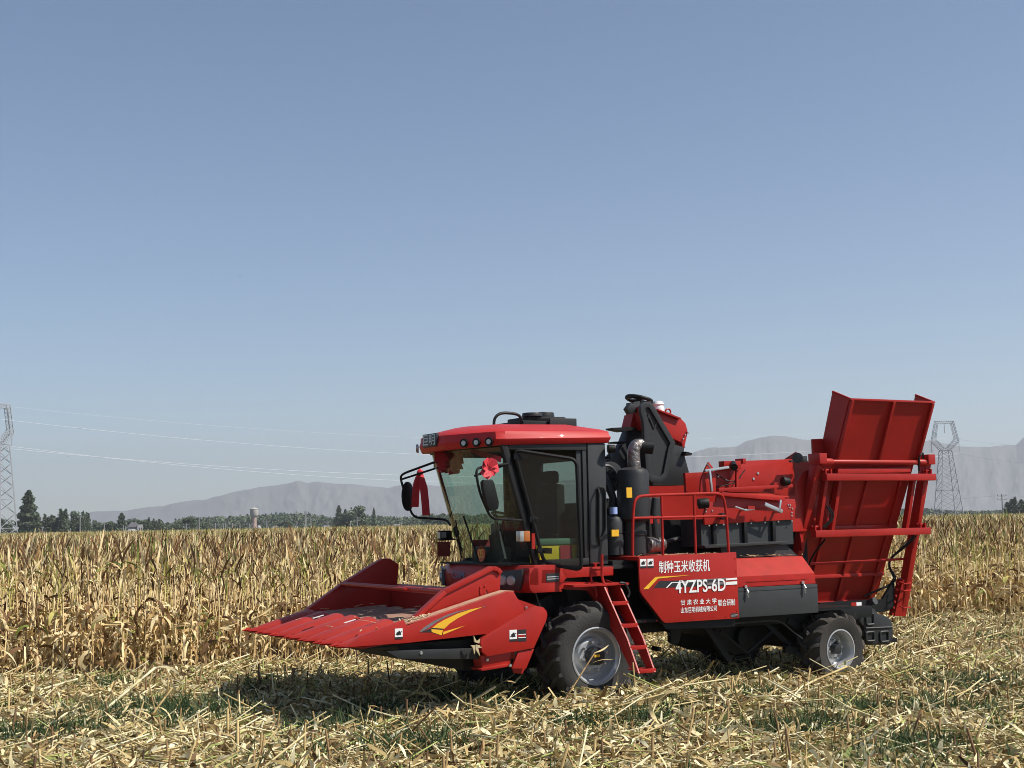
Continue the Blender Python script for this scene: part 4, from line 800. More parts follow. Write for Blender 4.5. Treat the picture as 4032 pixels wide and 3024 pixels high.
# worn marks, seams and rivets on sheet metal
rv = MB()
for k in range(9): rv.bolts([(.72 + k * .183, -.001, 1.04)], .008, (0, -1, 0), .006)
for k in range(5): rv.bolts([(2.19, -.001, 1.1 + k * .17)], .008, (0, -1, 0), .006)
rv.build('rivet_row', M['red_dusty'], HV)
sm = MB().box(2.4, 3.45, .030, .034, 1.470, 1.476); sm.build('hood_crease', M['red_dusty'], HV)
# ================================================================== GROUND
def mix_mat(name, cols, scale, rough=.9, bump=.5):
    m = bpy.data.materials.new(name); m.use_nodes = True; n = m.node_tree.nodes; l = m.node_tree.links; b = n['Principled BSDF']; b.inputs['Roughness'].default_value = rough
    tc = n.new('ShaderNodeTexCoord'); nz = n.new('ShaderNodeTexNoise'); nz.inputs['Scale'].default_value = scale; nz.inputs['Detail'].default_value = 9; nz.inputs['Roughness'].default_value = .75
    l.new(tc.outputs['Object'], nz.inputs['Vector']); cr = n.new('ShaderNodeValToRGB'); l.new(nz.outputs['Fac'], cr.inputs[0])
    el = cr.color_ramp.elements; el[0].position = .3; el[0].color = (*cols[0], 1); el[1].position = .7; el[1].color = (*cols[-1], 1)
    for i, c in enumerate(cols[1:-1]): e = el.new(.3 + .4 * (i + 1) / (len(cols) - 1)); e.color = (*c, 1)
    l.new(cr.outputs[0], b.inputs['Base Color']); bp = n.new('ShaderNodeBump'); bp.inputs['Strength'].default_value = bump; bp.inputs['Distance'].default_value = .05
    l.new(nz.outputs['Fac'], bp.inputs['Height']); l.new(bp.outputs[0], b.inputs['Normal']); return m
gm = mix_mat('field_soil', [(.03, .021, .014), (.07, .048, .03), (.15, .11, .065)], 9)
g = MB(); S = 14000
xs = [-S, -1500, -300, -60, -30] + [(-24 + i * 1.) for i in range(61)] + [60, 300, 1500, S]
ys = [-S, -1500, -200, -20] + [(6 + i * 1.) for i in range(30)] + [60, 120, 300, 900, 3000, S]
def gz(x, y): return .025 * math.sin(x * 1.3 + y * .7) * math.sin(y * 1.1 - x * .4) if -24 <= x <= 36 and 6 <= y <= 35 else 0.
nx = len(xs); g.add([(x, y, gz(x, y)) for y in ys for x in xs], [(j * nx + i, j * nx + i + 1, (j + 1) * nx + i + 1, (j + 1) * nx + i) for j in range(len(ys) - 1) for i in range(nx - 1)])
tag(g.build('ground', gm), kind='structure')

EDGE = [(-60, 5.), (-14, 19.6), (-8, 20.3), (-4.5, 21.4), (0, 23.8), (4, 26.2), (8, 28.3), (12, 29.2), (20, 34), (60, 60)]
ex = np.array([e[0] for e in EDGE], float); ey_ = np.array([e[1] for e in EDGE], float)
def edge(x): return np.interp(x, ex, ey_)

def leafmat(name, ramp, trans=.25, rough=.75, use_attr=True, jitter=.25, scale=1.):
    m = bpy.data.materials.new(name); m.use_nodes = True; n = m.node_tree.nodes; l = m.node_tree.links; n.clear()
    out = n.new('ShaderNodeOutputMaterial'); at_ = n.new('ShaderNodeAttribute'); at_.attribute_name = 'tone'
    cr = n.new('ShaderNodeValToRGB'); el = cr.color_ramp.elements; el[0].position = ramp[0][0]; el[0].color = (*ramp[0][1], 1); el[1].position = ramp[-1][0]; el[1].color = (*ramp[-1][1], 1)
    for p, c in ramp[1:-1]: e = el.new(p); e.color = (*c, 1)
    sm = n.new('ShaderNodeMath'); sm.operation = 'MULTIPLY'; sm.inputs[1].default_value = scale; l.new(at_.outputs['Fac'], sm.inputs[0])
    oi = n.new('ShaderNodeObjectInfo'); ad = n.new('ShaderNodeMath'); ad.operation = 'MULTIPLY_ADD'; ad.inputs[1].default_value = jitter
    sb = n.new('ShaderNodeMath'); sb.operation = 'SUBTRACT'; sb.inputs[1].default_value = jitter / 2 if jitter else 0
    l.new(oi.outputs['Random'], ad.inputs[0]); l.new(sm.outputs[0], ad.inputs[2]); l.new(ad.outputs[0], sb.inputs[0]); l.new(sb.outputs[0], cr.inputs[0])
    b = n.new('ShaderNodeBsdfPrincipled'); b.inputs['Roughness'].default_value = rough; b.inputs['Specular IOR Level'].default_value = .3
    t = n.new('ShaderNodeBsdfTranslucent'); mx = n.new('ShaderNodeMixShader'); mx.inputs[0].default_value = trans
    l.new(cr.outputs[0], b.inputs['Base Color']); l.new(cr.outputs[0], t.inputs[0]); l.new(b.outputs[0], mx.inputs[1]); l.new(t.outputs[0], mx.inputs[2]); l.new(mx.outputs[0], out.inputs[0]); return m
STRAW = [(0., (.06, .032, .015)), (.16, (.17, .095, .042)), (.36, (.34, .225, .095)), (.56, (.54, .41, .18)), (.72, (.75, .645, .365)), (.80, (.84, .76, .50)), (.82, (.48, .50, .17)), (1., (.22, .28, .08))]
M['litter'] = leafmat('litter_straw', STRAW, .08, jitter=0, scale=.8)
# corn ramp: 0..0.7 dry tones, .75..1 green tones
M['corn'] = leafmat('corn_leaf', [(0., (.06, .03, .014)), (.18, (.17, .09, .038)), (.34, (.37, .215, .085)), (.50, (.64, .455, .20)), (.66, (.83, .69, .41)), (.74, (.52, .44, .13)), (.86, (.20, .24, .045)), (1., (.06, .10, .02))], .10, jitter=.10)
M['weed'] = leafmat('weed_leaf', [(0., (.02, .04, .015)), (.5, (.045, .085, .03)), (1., (.12, .17, .06))], .2, jitter=0)

def mesh_np(name, V, F, tone, m):
    me = bpy.data.meshes.new(name); V = np.asarray(V, np.float32); F = np.asarray(F, np.int32)
    me.vertices.add(len(V)); me.vertices.foreach_set('co', V.ravel()); me.loops.add(F.size); me.loops.foreach_set('vertex_index', F.ravel())
    me.polygons.add(len(F)); me.polygons.foreach_set('loop_start', np.arange(0, F.size, F.shape[1], dtype=np.int32)); me.polygons.foreach_set('loop_total', np.full(len(F), F.shape[1], np.int32)) if False else None
    me.update(calc_edges=True)
    if tone is not None:
        a = me.attributes.new('tone', 'FLOAT', 'POINT'); a.data.foreach_set('value', np.asarray(tone, np.float32))
    me.materials.append(m); return me
def ribbons(base, az, pitch, L, Wd, curl, twist, tone, nseg=3, wprof=None, bend=None, cexp=1.):
    # vectorised leaf strips. base (N,3); az heading; pitch start angle; curl: pitch change along the leaf
    N = len(L); s = np.linspace(0, 1, nseg + 1); pos = np.zeros((N, nseg + 1, 3)); pos[:, 0] = base
    wv = np.zeros((N, nseg + 1, 3)); hb = np.zeros(N) if bend is None else bend
    for k in range(nseg + 1):
        a = az + hb * s[k]; p = pitch + curl * s[k] ** cexp
        d = np.stack([np.cos(a) * np.cos(p), np.sin(a) * np.cos(p), np.sin(p)], 1)
        if k < nseg: pos[:, k + 1] = pos[:, k] + d * (L / nseg)[:, None]
        side = np.stack([-np.sin(a), np.cos(a), 0 * a], 1); up = np.cross(d, side); tw = twist[0] + twist[1] * s[k]
        wv[:, k] = side * np.cos(tw)[:, None] + up * np.sin(tw)[:, None]
    wp = np.interp(s, [0, .3, .7, 1], [.55, 1, .8, .08]) if wprof is None else np.interp(s, np.linspace(0, 1, len(wprof)), wprof)
    off = wv * (Wd[:, None, None] * wp[None, :, None] / 2)
    V = np.stack([pos - off, pos + off], 2).reshape(-1, 3)
    b = (np.arange(N) * 2 * (nseg + 1))[:, None]; k = np.arange(nseg)[None, :] * 2
    F = np.stack([b + k, b + k + 1, b + k + 3, b + k + 2], 2).reshape(-1, 4)
    T = np.repeat(tone, 2 * (nseg + 1)); return V, F, T
def sticks(p0, p1, r, tone, n=4):
    N = len(r); d = p1 - p0; d /= np.linalg.norm(d, axis=1)[:, None] + 1e-9; ref = np.where(np.abs(d[:, 2:3]) > .9, np.array([[1., 0, 0]]), np.array([[0, 0, 1.]]))
    a = np.cross(d, ref); a /= np.linalg.norm(a, axis=1)[:, None]; b = np.cross(a, d); V = []
    for p, q in ((p0, 1.), (p1, .85)):
        for k in range(n): t = 2 * math.pi * k / n; V.append(p + (a * math.cos(t) + b * math.sin(t)) * (r * q)[:, None])
    V = np.stack(V, 1).reshape(-1, 3); base = (np.arange(N) * 2 * n)[:, None]
    F = np.concatenate([base + np.array([[k, (k + 1) % n, n + (k + 1) % n, n + k]]) for k in range(n)], 0)
    if n == 4: F = np.concatenate([F, base + np.array([[4, 5, 6, 7]])], 0)
    return V, F, np.repeat(tone, 2 * n)
def join(*parts):
    V = []; F = []; T = []; o = 0
    for v, f, t in parts: V.append(v); F.append(f + o); T.append(t); o += len(v)
    return np.concatenate(V), np.concatenate(F), np.concatenate(T)

# ================================================================== STUBBLE AND LITTER
def sample_ground(N, dmin=11.5, dmax=33, pw=1.0):
    x = []; y = []; 
    D = np.sqrt(rng.uniform(dmin ** 2, dmax ** 2, N * 2)); X = rng.uniform(-.44, .44, N * 2) * D
    ok = D < edge(X) + .5; D = D[ok][:N]; X = X[ok][:N]; return X, D
def noise2(x, y, s=1., seed=0):
    r = np.random.default_rng(seed); out = 0
    for k in range(6):
        a = r.uniform(0, 6.28); f = s * (1 + k * .6); out = out + np.sin((x * math.cos(a) + y * math.sin(a)) * f + r.uniform(0, 6.28)) / (1 + k * .5)
    return out / 2.5
weedspots = [(700, 1600, .5), (900, 1640, .5), (1130, 1500, .4), (1400, 1580, .4), (1850, 1560, .5), (230, 1500, .4), (1990, 1640, .5), (340, 1565, 1.0), (120, 1610, .7), (480, 1560, .5), (60, 1480, .5), (1000, 1530, .6), (1080, 1540, .5), (820, 1560, .5), (1480, 1545, .5), (1600, 1530, .6), (2120, 1500, .8), (2040, 1560, .6), (1930, 1480, .5), (1250, 1590, .5), (560, 1500, .4), (2160, 1400, .6), (1750, 1600, .6)]
wsp = []
for dx, dy, r in weedspots:
    d = ray(dx * K, dy * K); t = -H / d[2]; wsp.append((CAM[0] + d[0] * t, d[1] * t, r))
def weedf(x, y):
    v = np.zeros_like(x)
    for a, b, r in wsp: v = np.maximum(v, np.exp(-((x - a) ** 2 / (r * .95) ** 2 + (y - b) ** 2 / (r * .8) ** 2)))
    return v
def litter_h(x, y):
    h = .11 + .06 * noise2(x, y, 1.7, 3) + .05 * noise2(x, y, 5.5, 5) + .035 * noise2(x, y, 13., 6)
    h = h + .04 * np.exp(-((y - edge(x) + .8) / .9) ** 2) 
    for wx, wy in ((0., .1), (.5, -.4), (-.8, -.6), (4.1, -.05)):
        c = ORG + AX * wx + AY * (wy - .45); h = h + .15 * np.exp(-((x - c[0]) ** 2 / .5 + (y - c[1]) ** 2 / .15))
    return np.clip(h, .015, .4)
N = 165000
X, D = sample_ground(N); hh = litter_h(X, D); wf = weedf(X, D); keep = rng.random(len(X)) > wf * .85; X, D, hh = X[keep], D[keep], hh[keep]; N = len(X)
tn = np.clip(.62 + .16 * noise2(X, D, .9, 8) + .10 * noise2(X, D, 3.2, 18) + rng.normal(0, .28, N), 0, 1)
tn = np.where(rng.random(N) < .10, rng.uniform(1.02, 1.25, N), tn)
z = hh * rng.uniform(0.1, 1.2, N)
L = rng.gamma(3.0, .035, N) + .035; Wd = rng.gamma(2.5, .0078, N) + .006
lit1 = ribbons(np.stack([X, D, z], 1), rng.uniform(0, 6.28, N), rng.normal(.06, .36, N), L, Wd, rng.normal(-.4, .8, N), (rng.normal(0, .8, N), rng.normal(0, 1.6, N)), tn, 2, wprof=[.7, 1, .6])
n2 = 14000; X, D = sample_ground(n2, 11.5, 28); n2 = len(X)
lit2 = ribbons(np.stack([X, D, litter_h(X, D) * rng.uniform(.5, 1.3, n2)], 1), rng.uniform(0, 6.28, n2), rng.normal(.08, .35, n2), rng.uniform(.10, .36, n2), rng.uniform(.022, .055, n2), rng.normal(-1.0, 1.0, n2), (rng.normal(0, .7, n2), rng.normal(0, 2.2, n2)), np.clip(rng.normal(.78, .2, n2), 0, 1), 5, wprof=[.5, .9, 1, .8, .5, .15])
# loose stalk pieces
n3 = 9000; X, D = sample_ground(n3); n3 = len(X); a = rng.uniform(0, 6.28, n3); pt = np.clip(np.abs(rng.normal(0, .24, n3)), 0, .6); L = np.clip(rng.gamma(2.5, .11, n3) + .08, 0, .62)
p0 = np.stack([X, D, litter_h(X, D) * rng.uniform(.6, 1.25, n3)], 1); d = np.stack([np.cos(a) * np.cos(pt), np.sin(a) * np.cos(pt), np.sin(pt)], 1)
t3 = np.clip(rng.normal(.8, .14, n3), 0, 1); t3 = np.where(rng.random(n3) < .18, rng.uniform(1.02, 1.15, n3), t3)
lit3 = sticks(p0, p0 + d * L[:, None], rng.uniform(.004, .011, n3), t3)
# pale husk bits
n5 = 9000; X, D = sample_ground(n5); n5 = len(X)
lit5 = ribbons(np.stack([X, D, litter_h(X, D) * rng.uniform(.8, 1.3, n5)], 1), rng.uniform(0, 6.28, n5), rng.normal(.3, .5, n5), rng.uniform(.06, .17, n5), rng.uniform(.025, .055, n5), rng.normal(-.9, .9, n5), (rng.normal(0, .8, n5), rng.normal(0, .9, n5)), rng.uniform(.85, 1.0, n5), 4, wprof=[.3, .9, 1, .7, .1])
lit3 = join(lit3, lit5)
V, F, T = join(lit1, lit2, lit3)
o = bpy.data.objects.new('straw_litter', mesh_np('straw_litter', V, F, T, M['litter'])); COL.objects.link(o)
tag(o, 'chopped corn straw and husks covering the harvested ground', 'straw', kind='stuff')
# standing stubble in rows along the machine's direction
st_p = []; st_q = []; 
for r_i in range(-60, 60):
    off = r_i * .55
    for t_ in np.arange(-20, 45, .24):
        p = ORG + AX * (t_ + rng.normal(0, .05)) + AY * (off + rng.normal(0, .04))
        if p[1] < 11.5 or p[1] > edge(p[0]) - .1 or abs(p[0]) > .46 * p[1] or rng.random() < .22: continue
        l0 = (p - ORG) @ AX; l1 = (p - ORG) @ AY
        if -0.75 < l0 < 0.75 and -.1 < l1 < 3.0: continue
        if 3.5 < l0 < 4.6 and 0 < l1 < 2.9: continue
        hgt = rng.gamma(5, .035) + .12
        if -3.6 < l0 < 6.5 and -.45 < l1 < 3.2: hgt = min(hgt, .30)
        lean = rng.normal(0, .16, 2) if rng.random() < .75 else rng.normal(0, .6, 2)
        st_p.append((p[0], p[1], -.02)); st_q.append((p[0] + lean[0] * hgt, p[1] + lean[1] * hgt, hgt))
st_p = np.array(st_p); st_q = np.array(st_q); n4 = len(st_p)
stub = sticks(st_p, st_q, rng.uniform(.009, .015, n4), np.clip(rng.normal(.40, .17, n4), 0, 1))
# shredded sheaths on stubs
ii = rng.integers(0, n4, n4); b0 = st_p[ii] + (st_q[ii] - st_p[ii]) * rng.uniform(.4, 1., n4)[:, None]
shr = ribbons(b0, rng.uniform(0, 6.28, n4), rng.uniform(-.3, .9, n4), rng.uniform(.08, .26, n4), rng.uniform(.01, .035, n4), rng.normal(-1.3, .8, n4), (rng.normal(0, .6, n4), rng.normal(0, 1, n4)), np.clip(rng.normal(.6, .2, n4), 0, 1), 4)
V, F, T = join(stub, shr)
o = bpy.data.objects.new('corn_stubble', mesh_np('corn_stubble', V, F, T, M['litter'])); COL.objects.link(o)
tag(o, 'short cut corn stubs standing in rows through the straw', 'stubble', kind='stuff')
# green weeds
nw = 60000; X, D = sample_ground(nw, 11.5, 30); k = rng.random(len(X)) < (weedf(X, D) ** 1.5 * .7 + .012 + .10 * np.clip(noise2(X, D, 1.3, 31) - .45, 0, 1) * 2); X, D = X[k], D[k]
mult = 7; X = np.repeat(X, mult) + rng.normal(0, .04, len(X) * mult); D = np.repeat(D, mult) + rng.normal(0, .04, len(D) * mult); nw = len(X)
V, F, T = ribbons(np.stack([X, D, np.zeros(nw)], 1), rng.uniform(0, 6.28, nw), rng.uniform(.7, 1.5, nw), rng.uniform(.20, .42, nw), rng.uniform(.007, .016, nw), rng.normal(-.9, .6, nw), (rng.normal(0, .5, nw), rng.normal(0, .6, nw)), rng.uniform(0, 1, nw), 3)
o = bpy.data.objects.new('weeds', mesh_np('weeds', V, F, T, M['weed'])); COL.objects.link(o)
tag(o, 'dark green weeds growing in patches through the straw', 'weeds', kind='stuff')

# ================================================================== CORN PLANTS
def corn_plant(seed, low=False):
    r = np.random.default_rng(seed); hgt = r.uniform(1.45, 1.75); green = (seed % 20 >= 9 if seed < 500 else seed % 6 == 0)
    lean = r.normal(0, .05, 2); sx = np.array([lean[0] * hgt, lean[1] * hgt, hgt])
    ks = 5 if not low else 2; pts = np.array([sx * (i / ks) + np.array([math.sin(i) * .01, math.cos(i * 1.7) * .01, 0]) for i in range(ks + 1)])
    stk = sticks(pts[:-1], pts[1:], np.linspace(.014, .007, ks), np.linspace(.42, .6, ks) if not green else np.linspace(.5, .78, ks))
    nl = int(r.integers(14, 18)) if not low else 8; f = np.sort(r.uniform(.10, .86, nl)); f[-5:] = np.linspace(.78, .99, 5) if not low else np.linspace(.7, .99, 5)
    base = sx[None] * f[:, None]; az = np.cumsum(np.full(nl, math.pi)) + r.normal(0, .8, nl)
    topn = f > .76
    pitch = np.where(topn, r.uniform(1.1, 1.55, nl), r.uniform(.5, 1.35, nl)); curl = np.where(topn, r.normal(-.30, .4, nl), r.normal(-2.75, .35, nl))
    flop = topn & (r.random(nl) < .28); curl = np.where(flop, r.normal(-2.4, .4, nl), curl)
    L = np.where(topn, r.uniform(.26, .52, nl), r.uniform(.24, .58, nl)); Wd = np.where(topn, r.uniform(.02, .044, nl), r.uniform(.03, .072, nl))
    dry = np.where(r.random(nl) < .60, r.uniform(.50, .69, nl), r.uniform(.06, .48, nl))
    tone = np.where(topn, np.where(r.random(nl) < (.72 if green else .10), r.uniform(.70, .93, nl), dry), np.where(r.random(nl) < (.25 if green else .02), r.uniform(.72, .95, nl), dry))
    lv = ribbons(base, az, pitch, L, Wd, curl, (r.normal(0, .9, nl), r.normal(0, 3.2, nl)), tone, 7 if not low else 3, bend=r.normal(0, 1.1, nl), cexp=.5, wprof=[.5, 1, .6, .95, .5, .05])
    # ear with peeling husk
    eb = sx * r.uniform(.38, .52); ea = r.uniform(0, 6.28); ne = 5; dz = r.uniform(-1.1, .9)
    ear = ribbons(np.repeat(eb[None], ne, 0), ea + r.normal(0, .25, ne), dz + r.normal(0, .15, ne), r.uniform(.18, .28, ne), r.uniform(.04, .06, ne), r.normal(-.3, .3, ne), (np.linspace(-1.2, 1.2, ne), r.normal(0, .4, ne)), r.uniform(.48, .68, ne), 3, wprof=[.5, 1, .9, .3])
    return stk, lv, ear
NV = 12; variants = []
for i in range(NV):
    s_, l_, e_ = corn_plant(100 + i); variants.append((mesh_np('stalk', *s_, M['corn']), mesh_np('foliage', *l_, M['corn']), mesh_np('ear', *e_, M['corn']), mesh_np('corn_full', *join(s_, l_, e_), M['corn'])))
vcol = bpy.data.collections.new('corn_variants')
for i in range(NV): vcol.objects.link(bpy.data.objects.new('corn_source_%02d' % i, variants[i][3]))
lowcol = bpy.data.collections.new('corn_clumps')
for i in range(6):
    parts = []
    for j in range(12):
        s_, l_, e_ = corn_plant(500 + i * 20 + j, True); dx = np.array([(j - 5.5) * .25, rng.normal(0, .15), 0]); parts += [(s_[0] + dx, s_[1], s_[2]), (l_[0] + dx, l_[1], l_[2])]
    lowcol.objects.link(bpy.data.objects.new('clump_source_%02d' % i, mesh_np('clump', *join(*parts), M['corn'])))
def scatter(name, pts, rotz, scl, coll, nvar, tilt=None):
    n = len(pts); me = bpy.data.meshes.new(name); me.vertices.add(n); me.vertices.foreach_set('co', np.asarray(pts, np.float32).ravel())
    ro = np.zeros((n, 3), np.float32); ro[:, 2] = rotz
    if tilt is not None: ro[:, 0] = tilt[0]; ro[:, 1] = tilt[1]
    a = me.attributes.new('rotv', 'FLOAT_VECTOR', 'POINT'); a.data.foreach_set('vector', ro.ravel())
    a = me.attributes.new('sclv', 'FLOAT', 'POINT'); a.data.foreach_set('value', np.asarray(scl, np.float32))
    a = me.attributes.new('idx', 'INT', 'POINT'); q_ = np.asarray(pts); gn = .5 + .5 * noise2(q_[:, 0], q_[:, 1], .45, 77) + rng.normal(0, .22, n); a.data.foreach_set('value', (np.clip(gn, 0, .999) * nvar).astype(np.int32))
    o = bpy.data.objects.new(name, me); COL.objects.link(o)
    ng = bpy.data.node_groups.new(name, 'GeometryNodeTree'); ng.interface.new_socket('Geometry', in_out='INPUT', socket_type='NodeSocketGeometry'); ng.interface.new_socket('Geometry', in_out='OUTPUT', socket_type='NodeSocketGeometry')
    gi = ng.nodes.new('NodeGroupInput'); go = ng.nodes.new('NodeGroupOutput'); ip = ng.nodes.new('GeometryNodeInstanceOnPoints'); ci = ng.nodes.new('GeometryNodeCollectionInfo')
    ci.inputs['Collection'].default_value = coll; ci.inputs['Separate Children'].default_value = True; ci.inputs['Reset Children'].default_value = True
    ip.inputs['Pick Instance'].default_value = True
    def na(nm, ty): x = ng.nodes.new('GeometryNodeInputNamedAttribute'); x.data_type = ty; x.inputs['Name'].default_value = nm; return x
    r_ = na('rotv', 'FLOAT_VECTOR'); s_ = na('sclv', 'FLOAT'); i_ = na('idx', 'INT')
    L_ = ng.links; L_.new(gi.outputs[0], ip.inputs['Points']); L_.new(ci.outputs[0], ip.inputs['Instance']); L_.new(i_.outputs['Attribute'], ip.inputs['Instance Index'])
    er = ng.nodes.new('FunctionNodeEulerToRotation'); L_.new(r_.outputs['Attribute'], er.inputs[0]); L_.new(er.outputs[0], ip.inputs['Rotation']); L_.new(s_.outputs['Attribute'], ip.inputs['Scale']); L_.new(ip.outputs[0], go.inputs[0])
    md = o.modifiers.new('scatter', 'NODES'); md.node_group = ng; return o
# rows run along the machine's direction
pts = []
for r_i in range(-40, 200):
    tt = np.arange(-75, 90, .17) + rng.uniform(0, .2); off = r_i * .5
    p = ORG[None, :2] + AX[None, :2] * (tt + rng.normal(0, .05, len(tt)))[:, None] + AY[None, :2] * (off + rng.normal(0, .05, len(tt)))[:, None]; pts.append(p)
pts = np.concatenate(pts); e = edge(pts[:, 0]); D = pts[:, 1]
ok = (D > e) & (D < 62) & (np.abs(pts[:, 0]) < .44 * D + 1.0); pts = pts[ok]
pts = pts[rng.random(len(pts)) > np.clip((pts[:, 1] - 34) / 45, 0, .6)]
hv = 1 + .07 * noise2(pts[:, 0], pts[:, 1], .5, 11)
scl = np.clip(hv + rng.normal(0, .05, len(pts)), .75, 1.15); rz = rng.uniform(0, 6.28, len(pts)); tl = rng.normal(0, .05, (2, len(pts)))
dE = pts[:, 1] - edge(pts[:, 0]); inview = np.abs(pts[:, 0]) < .385 * pts[:, 1]
hid = (pts[:, 0] > -.9) & (pts[:, 0] / pts[:, 1] < .30) & (pts[:, 0] / pts[:, 1] > .0)
score = dE * 3 + pts[:, 1] * .15 + np.where(inview, 0, 1e3) + np.where(hid, 500, 0)
order = np.argsort(score); ind = order[:300]; rest = np.setdiff1d(np.arange(len(pts)), ind)
protos = []
for i in range(NV):
    t = empty('corn_plant'); 
    for nm, me in zip(('stalk', 'foliage', 'ear'), variants[i][:3]):
        c = bpy.data.objects.new(nm, me); COL.objects.link(c); c.parent = t
    tag(t, 'dry brown corn plant standing in the first uncut rows along the edge of the field', 'corn plant', 'corn plants along the cut edge of the field'); protos.append(t)
for k, i in enumerate(ind):
    o = protos[k] if k < NV else copy_tree(protos[int(rng.integers(0, NV))])
    o.location = (pts[i, 0], pts[i, 1], 0); o.rotation_euler = (tl[0, i], tl[1, i], rz[i]); s_ = float(scl[i]); o.scale = (s_, s_, s_)
P3 = np.concatenate([pts[rest], np.zeros((len(rest), 1))], 1)
o = scatter('corn_field', P3, rz[rest], scl[rest], vcol, NV, tl[:, rest]); tag(o, 'wide stand of dry uncut corn stretching back to the trees', 'corn field', kind='stuff')
D2 = np.concatenate([np.sqrt(rng.uniform(60 ** 2, 150 ** 2, 7500)), np.sqrt(rng.uniform(150 ** 2, 420 ** 2, 15000))]); X2 = rng.uniform(-.42, .42, len(D2)) * D2
o = scatter('far_corn_field', np.stack([X2, D2, np.zeros(len(D2))], 1), rng.normal(.3, .6, len(D2)), rng.uniform(.92, 1.12, len(D2)) + .05 * noise2(X2, D2, .12, 4), lowcol, 6); tag(o, 'far part of the corn field seen as a thin tan band', 'corn field', kind='stuff')
# fallen plants and stalks lying in the stubble, large enough to point at
def lying(dx, dy, L, angs, label, tone=.8, r=.014, name='fallen_stalk', rise=0.):
    d = ray(dx * K, dy * K); t = (.06 - H) / d[2]; b = np.array([CAM[0] + d[0] * t, d[1] * t, .06])
    az, pt_ = angs; dv = np.array([math.cos(az) * math.cos(pt_), math.sin(az) * math.cos(pt_), math.sin(pt_)]); rr = random.Random(int(dx * 7 + dy))
    k = 5; pp = np.array([b + dv * L * i / k + np.array([0, 0, -.0]) + np.array([rr.uniform(-.01, .01)] * 3) * (i > 0) for i in range(k + 1)])
    s_ = sticks(pp[:-1], pp[1:], np.full(k, r), np.clip(np.random.default_rng(int(dx)).normal(tone, .06, k), 0, 1), 4)
    n = 4; q = np.random.default_rng(int(dx) + 1); lf = ribbons(pp[q.integers(1, k + 1, n)], az + q.normal(0, .8, n), q.uniform(-.3, .9, n), q.uniform(.15, .4, n), q.uniform(.02, .05, n), q.normal(-1., .6, n), (q.normal(0, .6, n), q.normal(0, 1, n)), np.clip(q.normal(.75, .12, n), 0, 1), 5)
    me = mesh_np(name, *join(s_, lf), M['litter']); me.transform(Matrix.Translation((-b[0], -b[1], 0))); o = bpy.data.objects.new(name, me); COL.objects.link(o); o.location = (b[0], b[1], 0)
    tag(o, label, 'stalk', 'fallen corn stalks in the stubble'); return o
R3 = math.radians
lying(195, 1560, .95, (R3(25), R3(38)), 'long pale corn stalk leaning up to the right at far left below the corn edge', .95, .017)
lying(60, 1600, .8, (R3(20), R3(34)), 'thick pale stalk leaning right at the left border of the photo', .92, .016)
lying(20, 1510, .9, (R3(15), R3(14)), 'nearly flat pale stalk below the first corn rows at far left', .97, .015)
lying(300, 1585, .6, (R3(30), R3(52)), 'brown slanted stalk beside the dark green weed patch', .6, .013)
lying(825, 1545, .55, (R3(25), R3(30)), 'cut stalk leaning right below the header skid', .7, .014)
lying(945, 1560, .8, (R3(20), R3(27)), 'straw coloured stalk with torn tip in front of the near front wheel', .85, .016)
lying(1000, 1550, .5, (R3(15), R3(30)), 'short green-yellow stalk beside the torn-tip stalk before the front wheel', .8, .013)
lying(1190, 1560, .95, (R3(30), R3(50)), 'thin brown stalk standing slanted across the near front rim', .35, .010)
lying(1660, 1515, 1.35, (R3(30), R3(14)), 'long stalk lying across the ground in front of the rear wheel', .8, .016)
lying(715, 1490, .45, (R3(160), R3(30)), 'pale stalk leaning left in the shadow under the header', .85, .012)
lying(1480, 1640, .5, (R3(60), R3(60)), 'upright cut stalk at the bottom middle of the photo', .5, .014)
lying(1890, 1430, 1.2, (R3(12), R3(10)), 'long stalk lying on the straw right of the rear wheel', .9, .015)
lying(2040, 1400, 1.1, (R3(8), R3(12)), 'long stalk lying near the corn edge at far right', .9, .015)
lying(1560, 1460, .5, (R3(50), R3(40)), 'pale forked stalk between the two near wheels', .8, .012)
# ================================================================== FAR BACKGROUND
def disp_x(p):
    v = np.array(p) - CAM; d = v @ fw; return (2016 + FPX * (v @ Rv) / d) / K, (1512 - FPX * (v @ Uv) / d) / K
ORD = ['first', 'second', 'third', 'fourth', 'fifth', 'sixth', 'seventh', 'eighth', 'ninth', 'tenth', 'eleventh', 'twelfth', 'thirteenth', 'fourteenth', 'fifteenth', 'sixteenth', 'seventeenth', 'eighteenth', 'nineteenth', 'twentieth', 'twenty-first', 'twenty-second', 'twenty-third', 'twenty-fourth']
